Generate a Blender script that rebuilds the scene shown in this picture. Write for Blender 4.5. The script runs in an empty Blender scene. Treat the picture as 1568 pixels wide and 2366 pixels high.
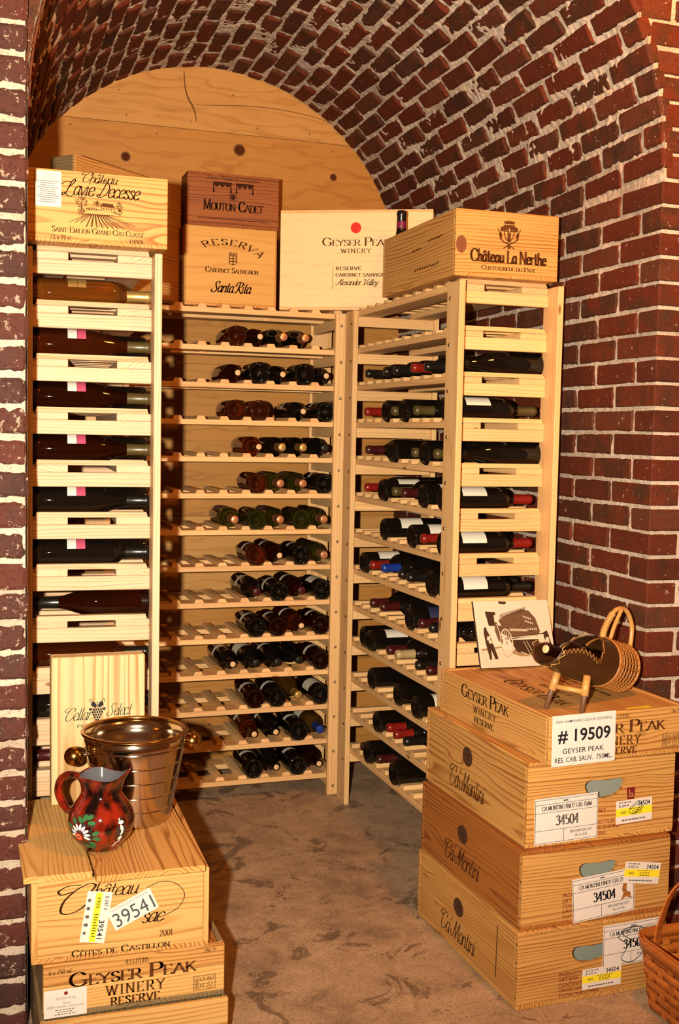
import bpy, math, random
import numpy as np
from mathutils import Vector, Matrix, Euler
random.seed(11); RNG = np.random.default_rng(5)
SC = bpy.context.scene
COL = SC.collection
PI = math.pi
R = math.radians

# ------------------------------------------------------------------ camera
cam_d = bpy.data.cameras.new('camera'); cam = bpy.data.objects.new('camera', cam_d); COL.objects.link(cam)
cam_d.sensor_fit = 'VERTICAL'; cam_d.sensor_height = 36.0; cam_d.lens = 2607.67 / 2366 * 36.0
cam_d.clip_start = 0.05; cam_d.clip_end = 60
YAW, TILT, ROLL = -0.326, 0.0705, 0.0196
cy, sy = math.cos(YAW), math.sin(YAW)
def _w(x, y, z): return Vector((x*cy - y*sy, x*sy + y*cy, z))
_r = _w(1, 0, 0); _u = _w(0, math.sin(TILT), math.cos(TILT)); _f = _w(0, math.cos(TILT), -math.sin(TILT))
cr, sr = math.cos(ROLL), math.sin(ROLL)
_cr = _r*cr + _u*sr; _cu = _u*cr - _r*sr
m = Matrix.Identity(4)
for i in range(3):
    m[i][0] = _cr[i]; m[i][1] = _cu[i]; m[i][2] = -_f[i]
m[0][3], m[1][3], m[2][3] = -1.33797, -4.04083, 1.3932
cam.matrix_world = m
SC.camera = cam

# ------------------------------------------------------------------ world, lamps, exposure
wd = bpy.data.worlds.new('world'); SC.world = wd; wd.use_nodes = True
bg = wd.node_tree.nodes['Background']
bg.inputs[0].default_value = (1.0, 0.30, 0.07, 1); bg.inputs[1].default_value = 0.14
def lamp(name, loc, energy, color, radius):
    d = bpy.data.lights.new(name, 'POINT'); d.energy = energy; d.color = color; d.shadow_soft_size = radius
    o = bpy.data.objects.new(name, d); o.location = loc; COL.objects.link(o); return o
fd = bpy.data.lights.new('flash_lamp', 'SPOT'); fd.energy = 900; fd.color = (1.0, 0.88, 0.69); fd.shadow_soft_size = 0.02     # flash beside the camera
fd.spot_size = R(108); fd.spot_blend = 1.0
fo = bpy.data.objects.new('flash_lamp', fd); fo.location = (-1.50, -3.99, 1.42); COL.objects.link(fo)
fo.rotation_euler = (Vector((-.30, -.4, 1.95)) - Vector(fo.location)).to_track_quat('-Z', 'Y').to_euler()
lamp('room_bulb', (0.10, -2.25, 2.70), 95, (1.0, 0.32, 0.045), 0.10)            # warm bulb of the cellar room
SC.cycles.max_bounces = 6; SC.cycles.diffuse_bounces = 2; SC.cycles.glossy_bounces = 3; SC.cycles.transmission_bounces = 6; SC.cycles.use_adaptive_sampling = True; SC.cycles.adaptive_threshold = 0.025; SC.cycles.caustics_refractive = False; SC.cycles.caustics_reflective = False
SC.view_settings.view_transform = 'Standard'; SC.view_settings.look = 'None'
SC.view_settings.exposure = 0.0; SC.view_settings.gamma = 1.0; SC.view_settings.use_curve_mapping = False

# ------------------------------------------------------------------ material helpers
def newmat(name):
    mt = bpy.data.materials.new(name); mt.use_nodes = True
    nt = mt.node_tree; nt.nodes.clear()
    out = nt.nodes.new('ShaderNodeOutputMaterial'); b = nt.nodes.new('ShaderNodeBsdfPrincipled')
    nt.links.new(b.outputs[0], out.inputs[0])
    return mt, nt, b
def N(nt, typ, **kw):
    n = nt.nodes.new(typ)
    for k, v in kw.items():
        if k.startswith('i_'): n.inputs[k[2:].replace('_', ' ')].default_value = v
        else: setattr(n, k, v)
    return n
def L(nt, a, b): nt.links.new(a, b)
def ramp(nt, stops, interp='LINEAR'):
    n = nt.nodes.new('ShaderNodeValToRGB'); cr_ = n.color_ramp; cr_.interpolation = interp
    while len(cr_.elements) < len(stops): cr_.elements.new(0.5)
    for e, (p, c) in zip(cr_.elements, stops): e.position = p; e.color = (*c, 1) if len(c) == 3 else c
    return n
def mixc(nt, a, b, fac, mode='MIX'):
    n = nt.nodes.new('ShaderNodeMix'); n.data_type = 'RGBA'; n.blend_type = mode
    for sock, v in ((n.inputs[0], fac), (n.inputs[6], a), (n.inputs[7], b)):
        if hasattr(v, 'is_linked') or hasattr(v, 'links'): nt.links.new(v, sock)
        elif isinstance(v, (int, float)): sock.default_value = v
        else: sock.default_value = (*v, 1)
    return n.outputs[2]
def math_(nt, op, a, b=None, c=None):
    n = nt.nodes.new('ShaderNodeMath'); n.operation = op
    for i, v in enumerate((a, b, c)):
        if v is None: continue
        if isinstance(v, (int, float)): n.inputs[i].default_value = v
        else: nt.links.new(v, n.inputs[i])
    return n.outputs[0]
def plain(name, col, rough=0.5, metal=0.0, spec=0.5, coat=0.0, trans=0.0, ior=1.45):
    mt, nt, b = newmat(name)
    b.inputs['Base Color'].default_value = (*col, 1); b.inputs['Roughness'].default_value = rough
    b.inputs['Metallic'].default_value = metal; b.inputs['Specular IOR Level'].default_value = spec
    b.inputs['Coat Weight'].default_value = coat; b.inputs['Transmission Weight'].default_value = trans
    b.inputs['IOR'].default_value = ior
    return mt
def wood(name, light, dark, ring=55.0, contrast=0.8, knots=0.5, var=0.18, rough=0.55, along=0.10, distort=3.0, knotcol=(0.16, 0.05, 0.015)):
    """Pine: growth rings around an axis beside the plank, grain along local X."""
    mt, nt, b = newmat(name)
    tc = N(nt, 'ShaderNodeTexCoord'); oi = N(nt, 'ShaderNodeObjectInfo')
    rnd = oi.outputs['Random']
    off = N(nt, 'ShaderNodeCombineXYZ')
    L(nt, math_(nt, 'MULTIPLY', rnd, 7.3), off.inputs[0])
    L(nt, math_(nt, 'ADD', math_(nt, 'MULTIPLY', math_(nt, 'FRACT', math_(nt, 'MULTIPLY', rnd, 37.7)), 0.16), -0.08), off.inputs[1])
    L(nt, math_(nt, 'ADD', math_(nt, 'MULTIPLY', math_(nt, 'FRACT', math_(nt, 'MULTIPLY', rnd, 91.3)), 0.10), 0.03), off.inputs[2])
    add = N(nt, 'ShaderNodeVectorMath', operation='ADD'); L(nt, tc.outputs['Object'], add.inputs[0]); L(nt, off.outputs[0], add.inputs[1])
    # knots
    mpk = N(nt, 'ShaderNodeMapping'); mpk.inputs['Scale'].default_value = (3.2, 9.0, 9.0); L(nt, add.outputs[0], mpk.inputs[0])
    vor = N(nt, 'ShaderNodeTexVoronoi'); vor.inputs['Scale'].default_value = 1.0; L(nt, mpk.outputs[0], vor.inputs['Vector'])
    kn = N(nt, 'ShaderNodeMapRange', interpolation_type='SMOOTHSTEP'); L(nt, vor.outputs['Distance'], kn.inputs[0])
    kn.inputs[1].default_value = 0.045; kn.inputs[2].default_value = 0.075; kn.inputs[3].default_value = knots; kn.inputs[4].default_value = 0.0
    halo = N(nt, 'ShaderNodeMapRange', interpolation_type='SMOOTHSTEP'); L(nt, vor.outputs['Distance'], halo.inputs[0])
    halo.inputs[1].default_value = 0.0; halo.inputs[2].default_value = 0.30; halo.inputs[3].default_value = 0.012; halo.inputs[4].default_value = 0.0
    # rings, bent by slow noise and by knots
    mp = N(nt, 'ShaderNodeMapping'); mp.inputs['Scale'].default_value = (along, 1.0, 1.0); L(nt, add.outputs[0], mp.inputs[0])
    nz = N(nt, 'ShaderNodeTexNoise'); nz.inputs['Scale'].default_value = 9.0; nz.inputs['Detail'].default_value = 2.0; L(nt, mp.outputs[0], nz.inputs['Vector'])
    sep = N(nt, 'ShaderNodeSeparateXYZ'); L(nt, mp.outputs[0], sep.inputs[0])
    rr = math_(nt, 'SQRT', math_(nt, 'ADD', math_(nt, 'POWER', sep.outputs[1], 2.0), math_(nt, 'POWER', sep.outputs[2], 2.0)))
    rr = math_(nt, 'ADD', rr, math_(nt, 'MULTIPLY', nz.outputs[0], 0.012*distort))
    rr = math_(nt, 'ADD', rr, halo.outputs[0])
    n4 = N(nt, 'ShaderNodeTexNoise'); n4.inputs['Scale'].default_value = 26.0; n4.inputs['Detail'].default_value = 1.0; L(nt, mp.outputs[0], n4.inputs['Vector'])
    ph = math_(nt, 'FRACT', math_(nt, 'ADD', math_(nt, 'MULTIPLY', rr, ring*2.0), math_(nt, 'MULTIPLY', n4.outputs[0], 2.2)))
    rg = ramp(nt, [(0.0, (0, 0, 0)), (0.55, (0.15, 0.15, 0.15)), (0.86, (1, 1, 1)), (1.0, (0, 0, 0))]); L(nt, ph, rg.inputs[0])
    # fine fibres
    mf = N(nt, 'ShaderNodeMapping'); mf.inputs['Scale'].default_value = (4.0, 260.0, 260.0); L(nt, add.outputs[0], mf.inputs[0])
    fz = N(nt, 'ShaderNodeTexNoise'); fz.inputs['Scale'].default_value = 1.0; fz.inputs['Detail'].default_value = 1.0; L(nt, mf.outputs[0], fz.inputs['Vector'])
    # large tone drift
    ml = N(nt, 'ShaderNodeMapping'); ml.inputs['Scale'].default_value = (1.5, 7.0, 7.0); L(nt, add.outputs[0], ml.inputs[0])
    lz = N(nt, 'ShaderNodeTexNoise'); lz.inputs['Scale'].default_value = 1.0; L(nt, ml.outputs[0], lz.inputs['Vector'])
    amp = math_(nt, 'MULTIPLY', math_(nt, 'ADD', math_(nt, 'MULTIPLY', math_(nt, 'SUBTRACT', n4.outputs[0], 0.5), 2.4), 1.0), contrast)
    fac = math_(nt, 'ADD', math_(nt, 'MULTIPLY', rg.outputs[0], amp), math_(nt, 'MULTIPLY', math_(nt, 'SUBTRACT', fz.outputs[0], 0.5), 0.5))
    fac = math_(nt, 'ADD', fac, math_(nt, 'MULTIPLY', math_(nt, 'SUBTRACT', lz.outputs[0], 0.5), 0.7))
    cl = N(nt, 'ShaderNodeClamp'); L(nt, fac, cl.inputs[0])
    c = mixc(nt, light, dark, cl.outputs[0])
    c = mixc(nt, c, knotcol, kn.outputs[0])
    v = math_(nt, 'ADD', math_(nt, 'MULTIPLY', math_(nt, 'FRACT', math_(nt, 'MULTIPLY', rnd, 13.1)), 2*var), 1.0 - var)
    hs = N(nt, 'ShaderNodeHueSaturation'); L(nt, c, hs.inputs['Color']); L(nt, v, hs.inputs['Value'])
    L(nt, hs.outputs[0], b.inputs['Base Color']); b.inputs['Roughness'].default_value = rough
    b.inputs['Specular IOR Level'].default_value = 0.3
    return mt

M_RACK = wood('rack_pine', (0.68, 0.405, 0.175), (0.47, 0.215, 0.055), ring=60, contrast=0.5, knots=0.85, var=0.10)
M_RACKL = wood('pale_rack_pine', (0.57, 0.385, 0.235), (0.40, 0.215, 0.085), ring=60, contrast=0.65, knots=0.85, var=0.06)
M_CRATE = wood('crate_pine', (0.54, 0.27, 0.075), (0.27, 0.095, 0.016), ring=55, contrast=0.95, knots=0.45, var=0.07, distort=4)
M_CRATEP = wood('pale_crate_pine', (0.58, 0.33, 0.105), (0.36, 0.155, 0.032), ring=58, contrast=0.9, knots=0.3, var=0.07, distort=4)
M_CRATED = wood('dark_crate_pine', (0.34, 0.115, 0.022), (0.16, 0.042, 0.008), ring=50, contrast=0.85, knots=0.7, var=0.05, distort=5)
M_MOUTON = wood('reddish_crate_wood', (0.25, 0.072, 0.015), (0.10, 0.022, 0.005), ring=48, contrast=0.9, knots=0.6, var=0.03, distort=5)
M_GREYW = wood('weathered_wood', (0.22, 0.145, 0.065), (0.10, 0.06, 0.025), ring=60, contrast=0.8, knots=0.2, var=0.1)
M_PLY = wood('pale_plywood', (0.74, 0.52, 0.26), (0.64, 0.42, 0.18), ring=16, contrast=0.4, knots=0.0, var=0.03, distort=7)
M_PLYG = wood('golden_plywood', (0.55, 0.295, 0.075), (0.44, 0.205, 0.04), ring=14, contrast=0.6, knots=0.0, var=0.03, distort=8)
M_BOARD = wood('wide_wall_board', (0.41, 0.18, 0.034), (0.30, 0.112, 0.018), ring=11, contrast=0.6, knots=0.0, var=0.05, distort=7, along=0.20)
M_BOARDL = wood('pale_wall_board', (0.47, 0.235, 0.062), (0.35, 0.150, 0.032), ring=11, contrast=0.65, knots=0.0, var=0.03, distort=7, along=0.20)
M_BOX = wood('striped_box_pine', (0.60, 0.42, 0.21), (0.34, 0.175, 0.05), ring=30, contrast=1.0, knots=0.0, var=0.02, distort=1.5, along=0.05)
M_SPLINT = wood('orange_splint', (0.42, 0.115, 0.018), (0.24, 0.055, 0.010), ring=40, contrast=0.5, knots=0.0, var=0.22, rough=0.4)
M_CANE = plain('cane', (0.36, 0.135, 0.028), 0.4)
M_CANEP = plain('pale_cane', (0.48, 0.24, 0.065), 0.35)
M_LEATHER = plain('dark_brown_leather', (0.050, 0.018, 0.005), 0.38)
M_INK = plain('brown_ink', (0.035, 0.011, 0.005), 0.7, spec=0.1)
M_INKS = plain('branded_brown_ink', (0.085, 0.028, 0.007), 0.7, spec=0.1)
M_BLACK = plain('black_ink', (0.012, 0.012, 0.014), 0.6, spec=0.2)
M_GREYINK = plain('grey_ink', (0.12, 0.10, 0.09), 0.7, spec=0.1)
M_REDINK = plain('red_ink', (0.55, 0.02, 0.012), 0.6, spec=0.2)
M_WINEINK = plain('wine_red_ink', (0.16, 0.012, 0.012), 0.6, spec=0.2)
M_PAPER = plain('white_sticker_paper', (0.66, 0.57, 0.51), 0.55)
M_PAPERG = plain('aged_label_paper', (0.62, 0.56, 0.46), 0.6)
M_YELLOW = plain('yellow_print', (0.80, 0.62, 0.02), 0.5)
M_SEPIA0 = plain('sepia_light', (0.66, 0.50, 0.36), 0.35)
M_SEPIA1 = plain('sepia_mid', (0.30, 0.17, 0.08), 0.35)
M_SEPIA2 = plain('sepia_dark', (0.05, 0.022, 0.010), 0.35)
M_HOLE = plain('grey_foam_behind_hole', (0.22, 0.23, 0.19), 0.8)
M_STEEL = plain('polished_steel', (0.62, 0.52, 0.40), 0.13, metal=1.0)
M_BRASS = plain('aged_brass', (0.46, 0.23, 0.055), 0.2, metal=1.0)
M_SCREW = plain('screw_steel', (0.35, 0.26, 0.16), 0.3, metal=1.0)
M_CORK = plain('cork', (0.62, 0.40, 0.20), 0.8)
M_GOLDCAP = plain('gold_foil', (0.55, 0.33, 0.10), 0.35, metal=0.7)
M_COPPER = plain('copper_foil', (0.62, 0.26, 0.12), 0.3, metal=0.7)
M_REDCAP = plain('red_capsule', (0.19, 0.009, 0.005), 0.28)
M_MAROON = plain('maroon_capsule', (0.045, 0.005, 0.005), 0.3)
M_BLACKCAP = plain('black_capsule', (0.008, 0.006, 0.004), 0.3)
M_OLIVECAP = plain('olive_capsule', (0.07, 0.045, 0.012), 0.35)
M_BLUECAP = plain('blue_capsule', (0.008, 0.03, 0.20), 0.3)
M_TANCAP = plain('tan_capsule', (0.36, 0.24, 0.10), 0.35)
def glass(name, col, rough=0.03, trans=0.0):
    mt, nt, b = newmat(name)
    b.inputs['Base Color'].default_value = (*col, 1); b.inputs['Roughness'].default_value = rough
    b.inputs['Specular IOR Level'].default_value = 0.6; b.inputs['Transmission Weight'].default_value = trans
    b.inputs['IOR'].default_value = 1.45; b.inputs['Coat Weight'].default_value = 0.0
    return mt
G_DARK = glass('dark_bottle_glass', (0.004, 0.003, 0.002))
G_DAMB = glass('dark_amber_glass', (0.055, 0.009, 0.002), trans=0.85)
G_AMB = glass('amber_glass', (0.21, 0.036, 0.005), trans=0.9)
G_GREEN = glass('green_bottle_glass', (0.115, 0.125, 0.016), trans=0.9)
G_OLIVE = glass('olive_glass', (0.30, 0.14, 0.015), trans=0.85)
G_ROSE = glass('golden_clear_glass', (0.62, 0.19, 0.02), trans=0.9)

def brick_material(name, stops, speck=0.66):
    mt, nt, b = newmat(name)
    tc = N(nt, 'ShaderNodeTexCoord'); oi = N(nt, 'ShaderNodeObjectInfo'); at = N(nt, 'ShaderNodeAttribute'); at.attribute_name = 'tone'
    rnd = math_(nt, 'FRACT', math_(nt, 'ADD', oi.outputs['Random'], at.outputs['Fac']))
    geo = N(nt, 'ShaderNodeNewGeometry')
    n1 = N(nt, 'ShaderNodeTexNoise'); n1.inputs['Scale'].default_value = 16.0; n1.inputs['Detail'].default_value = 3.0; L(nt, geo.outputs['Position'], n1.inputs['Vector'])
    k = math_(nt, 'ADD', math_(nt, 'MULTIPLY', rnd, 0.80), math_(nt, 'MULTIPLY', math_(nt, 'SUBTRACT', n1.outputs[0], 0.3), 0.5))
    rp = ramp(nt, stops); L(nt, k, rp.inputs[0])
    n2 = N(nt, 'ShaderNodeTexNoise'); n2.inputs['Scale'].default_value = 130.0; n2.inputs['Detail'].default_value = 2.0; L(nt, geo.outputs['Position'], n2.inputs['Vector'])
    c = mixc(nt, rp.outputs[0], (0.02, 0.008, 0.005), math_(nt, 'MULTIPLY', math_(nt, 'GREATER_THAN', n2.outputs[0], 0.60), 0.35))
    n3 = N(nt, 'ShaderNodeTexNoise'); n3.inputs['Scale'].default_value = 60.0; n3.inputs['Detail'].default_value = 3.0; n3.inputs['Roughness'].default_value = 0.75; L(nt, geo.outputs['Position'], n3.inputs['Vector'])
    sp = N(nt, 'ShaderNodeMapRange'); L(nt, n3.outputs[0], sp.inputs[0]); sp.inputs[1].default_value = speck; sp.inputs[2].default_value = speck + 0.06; sp.inputs[3].default_value = 0; sp.inputs[4].default_value = 0.75
    c = mixc(nt, c, (0.42, 0.31, 0.22), sp.outputs[0])
    L(nt, c, b.inputs['Base Color']); b.inputs['Roughness'].default_value = 0.8; b.inputs['Specular IOR Level'].default_value = 0.12
    bp = N(nt, 'ShaderNodeBump'); bp.inputs['Strength'].default_value = 0.5; bp.inputs['Distance'].default_value = 0.002
    L(nt, n2.outputs[0], bp.inputs['Height']); L(nt, bp.outputs[0], b.inputs['Normal'])
    return mt
M_BRICK = brick_material('old_red_brick', [(0.0, (0.028, 0.015, 0.008)), (0.22, (0.075, 0.017, 0.007)), (0.42, (0.105, 0.019, 0.007)), (0.56, (0.052, 0.021, 0.010)), (0.68, (0.110, 0.022, 0.008)), (0.84, (0.090, 0.028, 0.013)), (1.0, (0.036, 0.018, 0.011))])
M_BRICKP = brick_material('brown_pier_brick', [(0.0, (0.040, 0.022, 0.018)), (0.4, (0.070, 0.025, 0.018)), (0.75, (0.085, 0.024, 0.016)), (1.0, (0.045, 0.028, 0.022))], 0.60)
def mortar_material():
    mt, nt, b = newmat('lime_mortar')
    geo = N(nt, 'ShaderNodeNewGeometry')
    n1 = N(nt, 'ShaderNodeTexNoise'); n1.inputs['Scale'].default_value = 5.0; n1.inputs['Detail'].default_value = 4.0; L(nt, geo.outputs['Position'], n1.inputs['Vector'])
    n2 = N(nt, 'ShaderNodeTexNoise'); n2.inputs['Scale'].default_value = 160.0; n2.inputs['Detail'].default_value = 3.0; L(nt, geo.outputs['Position'], n2.inputs['Vector'])
    rp = ramp(nt, [(0.3, (0.33, 0.25, 0.185)), (0.55, (0.48, 0.375, 0.285)), (0.75, (0.54, 0.435, 0.34))]); L(nt, n1.outputs[0], rp.inputs[0])
    c = mixc(nt, rp.outputs[0], (0.17, 0.12, 0.08), math_(nt, 'MULTIPLY', math_(nt, 'GREATER_THAN', n2.outputs[0], 0.60), 0.5))
    L(nt, c, b.inputs['Base Color']); b.inputs['Roughness'].default_value = 0.95; b.inputs['Specular IOR Level'].default_value = 0.1
    bp = N(nt, 'ShaderNodeBump'); bp.inputs['Strength'].default_value = 0.6; bp.inputs['Distance'].default_value = 0.003
    L(nt, n2.outputs[0], bp.inputs['Height']); L(nt, bp.outputs[0], b.inputs['Normal'])
    return mt
M_MORTAR = mortar_material()
def floor_material():
    mt, nt, b = newmat('stained_concrete')
    geo = N(nt, 'ShaderNodeNewGeometry'); P = geo.outputs['Position']
    def nz(s, d, r=0.55, dist=0.0):
        n = N(nt, 'ShaderNodeTexNoise'); n.inputs['Scale'].default_value = s; n.inputs['Detail'].default_value = d; n.inputs['Roughness'].default_value = r; n.inputs['Distortion'].default_value = dist
        L(nt, P, n.inputs['Vector']); return n.outputs[0]
    a, c_, d_, e = nz(2.6, 6, 0.68), nz(13.0, 5, 0.75, 0.6), nz(140.0, 2), nz(5.5, 7, 0.72, 0.9)
    rp = ramp(nt, [(0.36, (0.21, 0.135, 0.085)), (0.5, (0.40, 0.255, 0.15)), (0.62, (0.50, 0.335, 0.205))]); L(nt, math_(nt, 'ADD', math_(nt, 'MULTIPLY', a, 0.55), math_(nt, 'MULTIPLY', c_, 0.45)), rp.inputs[0])
    st = N(nt, 'ShaderNodeMapRange'); L(nt, e, st.inputs[0]); st.inputs[1].default_value = 0.56; st.inputs[2].default_value = 0.60; st.inputs[3].default_value = 0; st.inputs[4].default_value = 0.65
    col = mixc(nt, rp.outputs[0], (0.075, 0.045, 0.028), st.outputs[0])
    col = mixc(nt, col, (0.09, 0.06, 0.04), math_(nt, 'MULTIPLY', math_(nt, 'GREATER_THAN', d_, 0.58), 0.4))
    L(nt, col, b.inputs['Base Color']); b.inputs['Roughness'].default_value = 0.62; b.inputs['Specular IOR Level'].default_value = 0.3
    bp = N(nt, 'ShaderNodeBump'); bp.inputs['Strength'].default_value = 0.35; bp.inputs['Distance'].default_value = 0.004
    L(nt, math_(nt, 'ADD', c_, math_(nt, 'MULTIPLY', d_, 0.4)), bp.inputs['Height']); L(nt, bp.outputs[0], b.inputs['Normal'])
    return mt
M_FLOOR = floor_material()

# ------------------------------------------------------------------ mesh helpers
CACHE = {}
def make_mesh(name, vs, fs, mat=None, smooth=False):
    me = bpy.data.meshes.new(name); me.from_pydata([tuple(v) for v in vs], [], [tuple(f) for f in fs])
    if mat: me.materials.append(mat)
    if smooth: me.polygons.foreach_set('use_smooth', [True]*len(me.polygons))
    me.update(); return me
def obj(name, me, parent=None, loc=(0, 0, 0), rot=(0, 0, 0)):
    o = bpy.data.objects.new(name, me); COL.objects.link(o)
    if isinstance(rot, Matrix): o.matrix_local = Matrix.Translation(loc) @ rot.to_4x4()
    else: o.location = loc; o.rotation_euler = rot
    if parent: o.parent = parent
    return o
def thing(name, label, cat, loc=(0, 0, 0), rot=(0, 0, 0), group=None):
    o = obj(name, None, None, loc, rot); o.empty_display_size = 0.05
    return tag(o, label, cat, group)
def tag(o, label, cat, group=None):
    o['label'] = label; o['category'] = cat
    if group: o['group'] = group
    return o
def structure(o): o['kind'] = 'structure'; return o
def plank_mesh(sx, sy, sz, mat, b=0.0015):
    """box centred on the origin with softened edges, grain along X"""
    key = ('plank', round(sx, 4), round(sy, 4), round(sz, 4), mat.name, b)
    if key in CACHE: return CACHE[key]
    hx, hy, hz = sx/2, sy/2, sz/2; vs = []; idx = {}
    for x in (-1, 1):
        for y in (-1, 1):
            for z in (-1, 1):
                for ax in range(3):
                    p = [x*(hx-b), y*(hy-b), z*(hz-b)]; p[ax] = (x*hx, y*hy, z*hz)[ax]
                    idx[(x, y, z, ax)] = len(vs); vs.append(p)
    fs = []
    def face(ks): 
        ids = [idx[k] for k in ks]; a, b_, c = (Vector(vs[i]) for i in ids[:3])
        nrm = (b_-a).cross(c-a); cen = sum((Vector(vs[i]) for i in ids), Vector())/len(ids)
        fs.append(ids if nrm.dot(cen) > 0 else ids[::-1])
    for ax in range(3):
        o1, o2 = [a for a in range(3) if a != ax]
        for s in (-1, 1):
            ks = []
            for s1, s2 in ((-1, -1), (1, -1), (1, 1), (-1, 1)):
                t = [0, 0, 0]; t[ax] = s; t[o1] = s1; t[o2] = s2; ks.append((*t, ax))
            face(ks)
    for ax in range(3):            # edges parallel to ax
        o1, o2 = [a for a in range(3) if a != ax]
        for s1 in (-1, 1):
            for s2 in (-1, 1):
                ks = []
                for s, k in ((-1, o1), (1, o1), (1, o2), (-1, o2)):
                    t = [0, 0, 0]; t[ax] = s; t[o1] = s1; t[o2] = s2; ks.append((*t, k))
                face(ks)
    for x in (-1, 1):
        for y in (-1, 1):
            for z in (-1, 1): face([(x, y, z, 0), (x, y, z, 1), (x, y, z, 2)])
    me = make_mesh('plank', vs, fs, mat); CACHE[key] = me; return me
def lathe_data(prof, seg=32, axis='Z', close=True):
    """prof: list of (radius, height)"""
    vs, fs, rings = [], [], []
    for r_, h_ in prof:
        if r_ < 1e-6: rings.append([len(vs)]); vs.append((0, 0, h_))
        else:
            rings.append(list(range(len(vs), len(vs)+seg)))
            for k in range(seg): a = 2*PI*k/seg; vs.append((r_*math.cos(a), r_*math.sin(a), h_))
    for A, B in zip(rings, rings[1:]):
        for k in range(seg):
            k2 = (k+1) % seg
            if len(A) == 1 and len(B) == 1: continue
            if len(A) == 1: fs.append((A[0], B[k2], B[k]))
            elif len(B) == 1: fs.append((A[k], A[k2], B[0]))
            else: fs.append((A[k], A[k2], B[k2], B[k]))
    if axis == 'Y': vs = [(x, z, -y) for x, y, z in vs]     # height runs along +Y
    return vs, fs
def lathe(name, prof, mat, seg=32, axis='Z', smooth=True):
    vs, fs = lathe_data(prof, seg, axis); return make_mesh(name, vs, fs, mat, smooth)
def tube_data(pts, rad, seg=8, cap=True):
    pts = [Vector(p) for p in pts]; n = len(pts)
    if isinstance(rad, (int, float)): rad = [rad]*n
    vs, fs = [], []; t0 = (pts[1]-pts[0]).normalized()
    up = Vector((0, 0, 1)) if abs(t0.z) < 0.9 else Vector((1, 0, 0))
    nrm = (up - t0*up.dot(t0)).normalized()
    for i in range(n):
        t = (pts[min(i+1, n-1)]-pts[max(i-1, 0)]).normalized()
        nrm = (nrm - t*nrm.dot(t)).normalized(); bn = t.cross(nrm)
        for k in range(seg):
            a = 2*PI*k/seg; vs.append(pts[i] + (nrm*math.cos(a) + bn*math.sin(a))*rad[i])
    for i in range(n-1):
        for k in range(seg):
            k2 = (k+1) % seg; fs.append((i*seg+k, i*seg+k2, (i+1)*seg+k2, (i+1)*seg+k))
    if cap: fs.append(tuple(range(seg))[::-1]); fs.append(tuple((n-1)*seg+k for k in range(seg)))
    return vs, fs
def tube(name, pts, rad, mat, seg=8, smooth=True):
    vs, fs = tube_data(pts, rad, seg); return make_mesh(name, vs, fs, mat, smooth)
def smoothline(pts, sub=6, closed=False):
    """Catmull-Rom through the points"""
    P = [np.array(p, float) for p in pts]; n = len(P); out = []
    rng = range(n if closed else n-1)
    for i in rng:
        if closed: a, b, c, d = P[(i-1) % n], P[i], P[(i+1) % n], P[(i+2) % n]
        else: a, b, c, d = P[max(i-1, 0)], P[i], P[i+1], P[min(i+2, n-1)]
        for k in range(sub):
            t = k/sub
            out.append(0.5*((2*b)+(-a+c)*t+(2*a-5*b+4*c-d)*t*t+(-a+3*b-3*c+d)*t**3))
    out.append(P[0] if closed else P[-1])
    return out
def joined(parts):
    vs, fs = [], []
    for v, f in parts:
        o = len(vs); vs.extend(v); fs.extend([tuple(i+o for i in q) for q in f])
    return vs, fs

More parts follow.
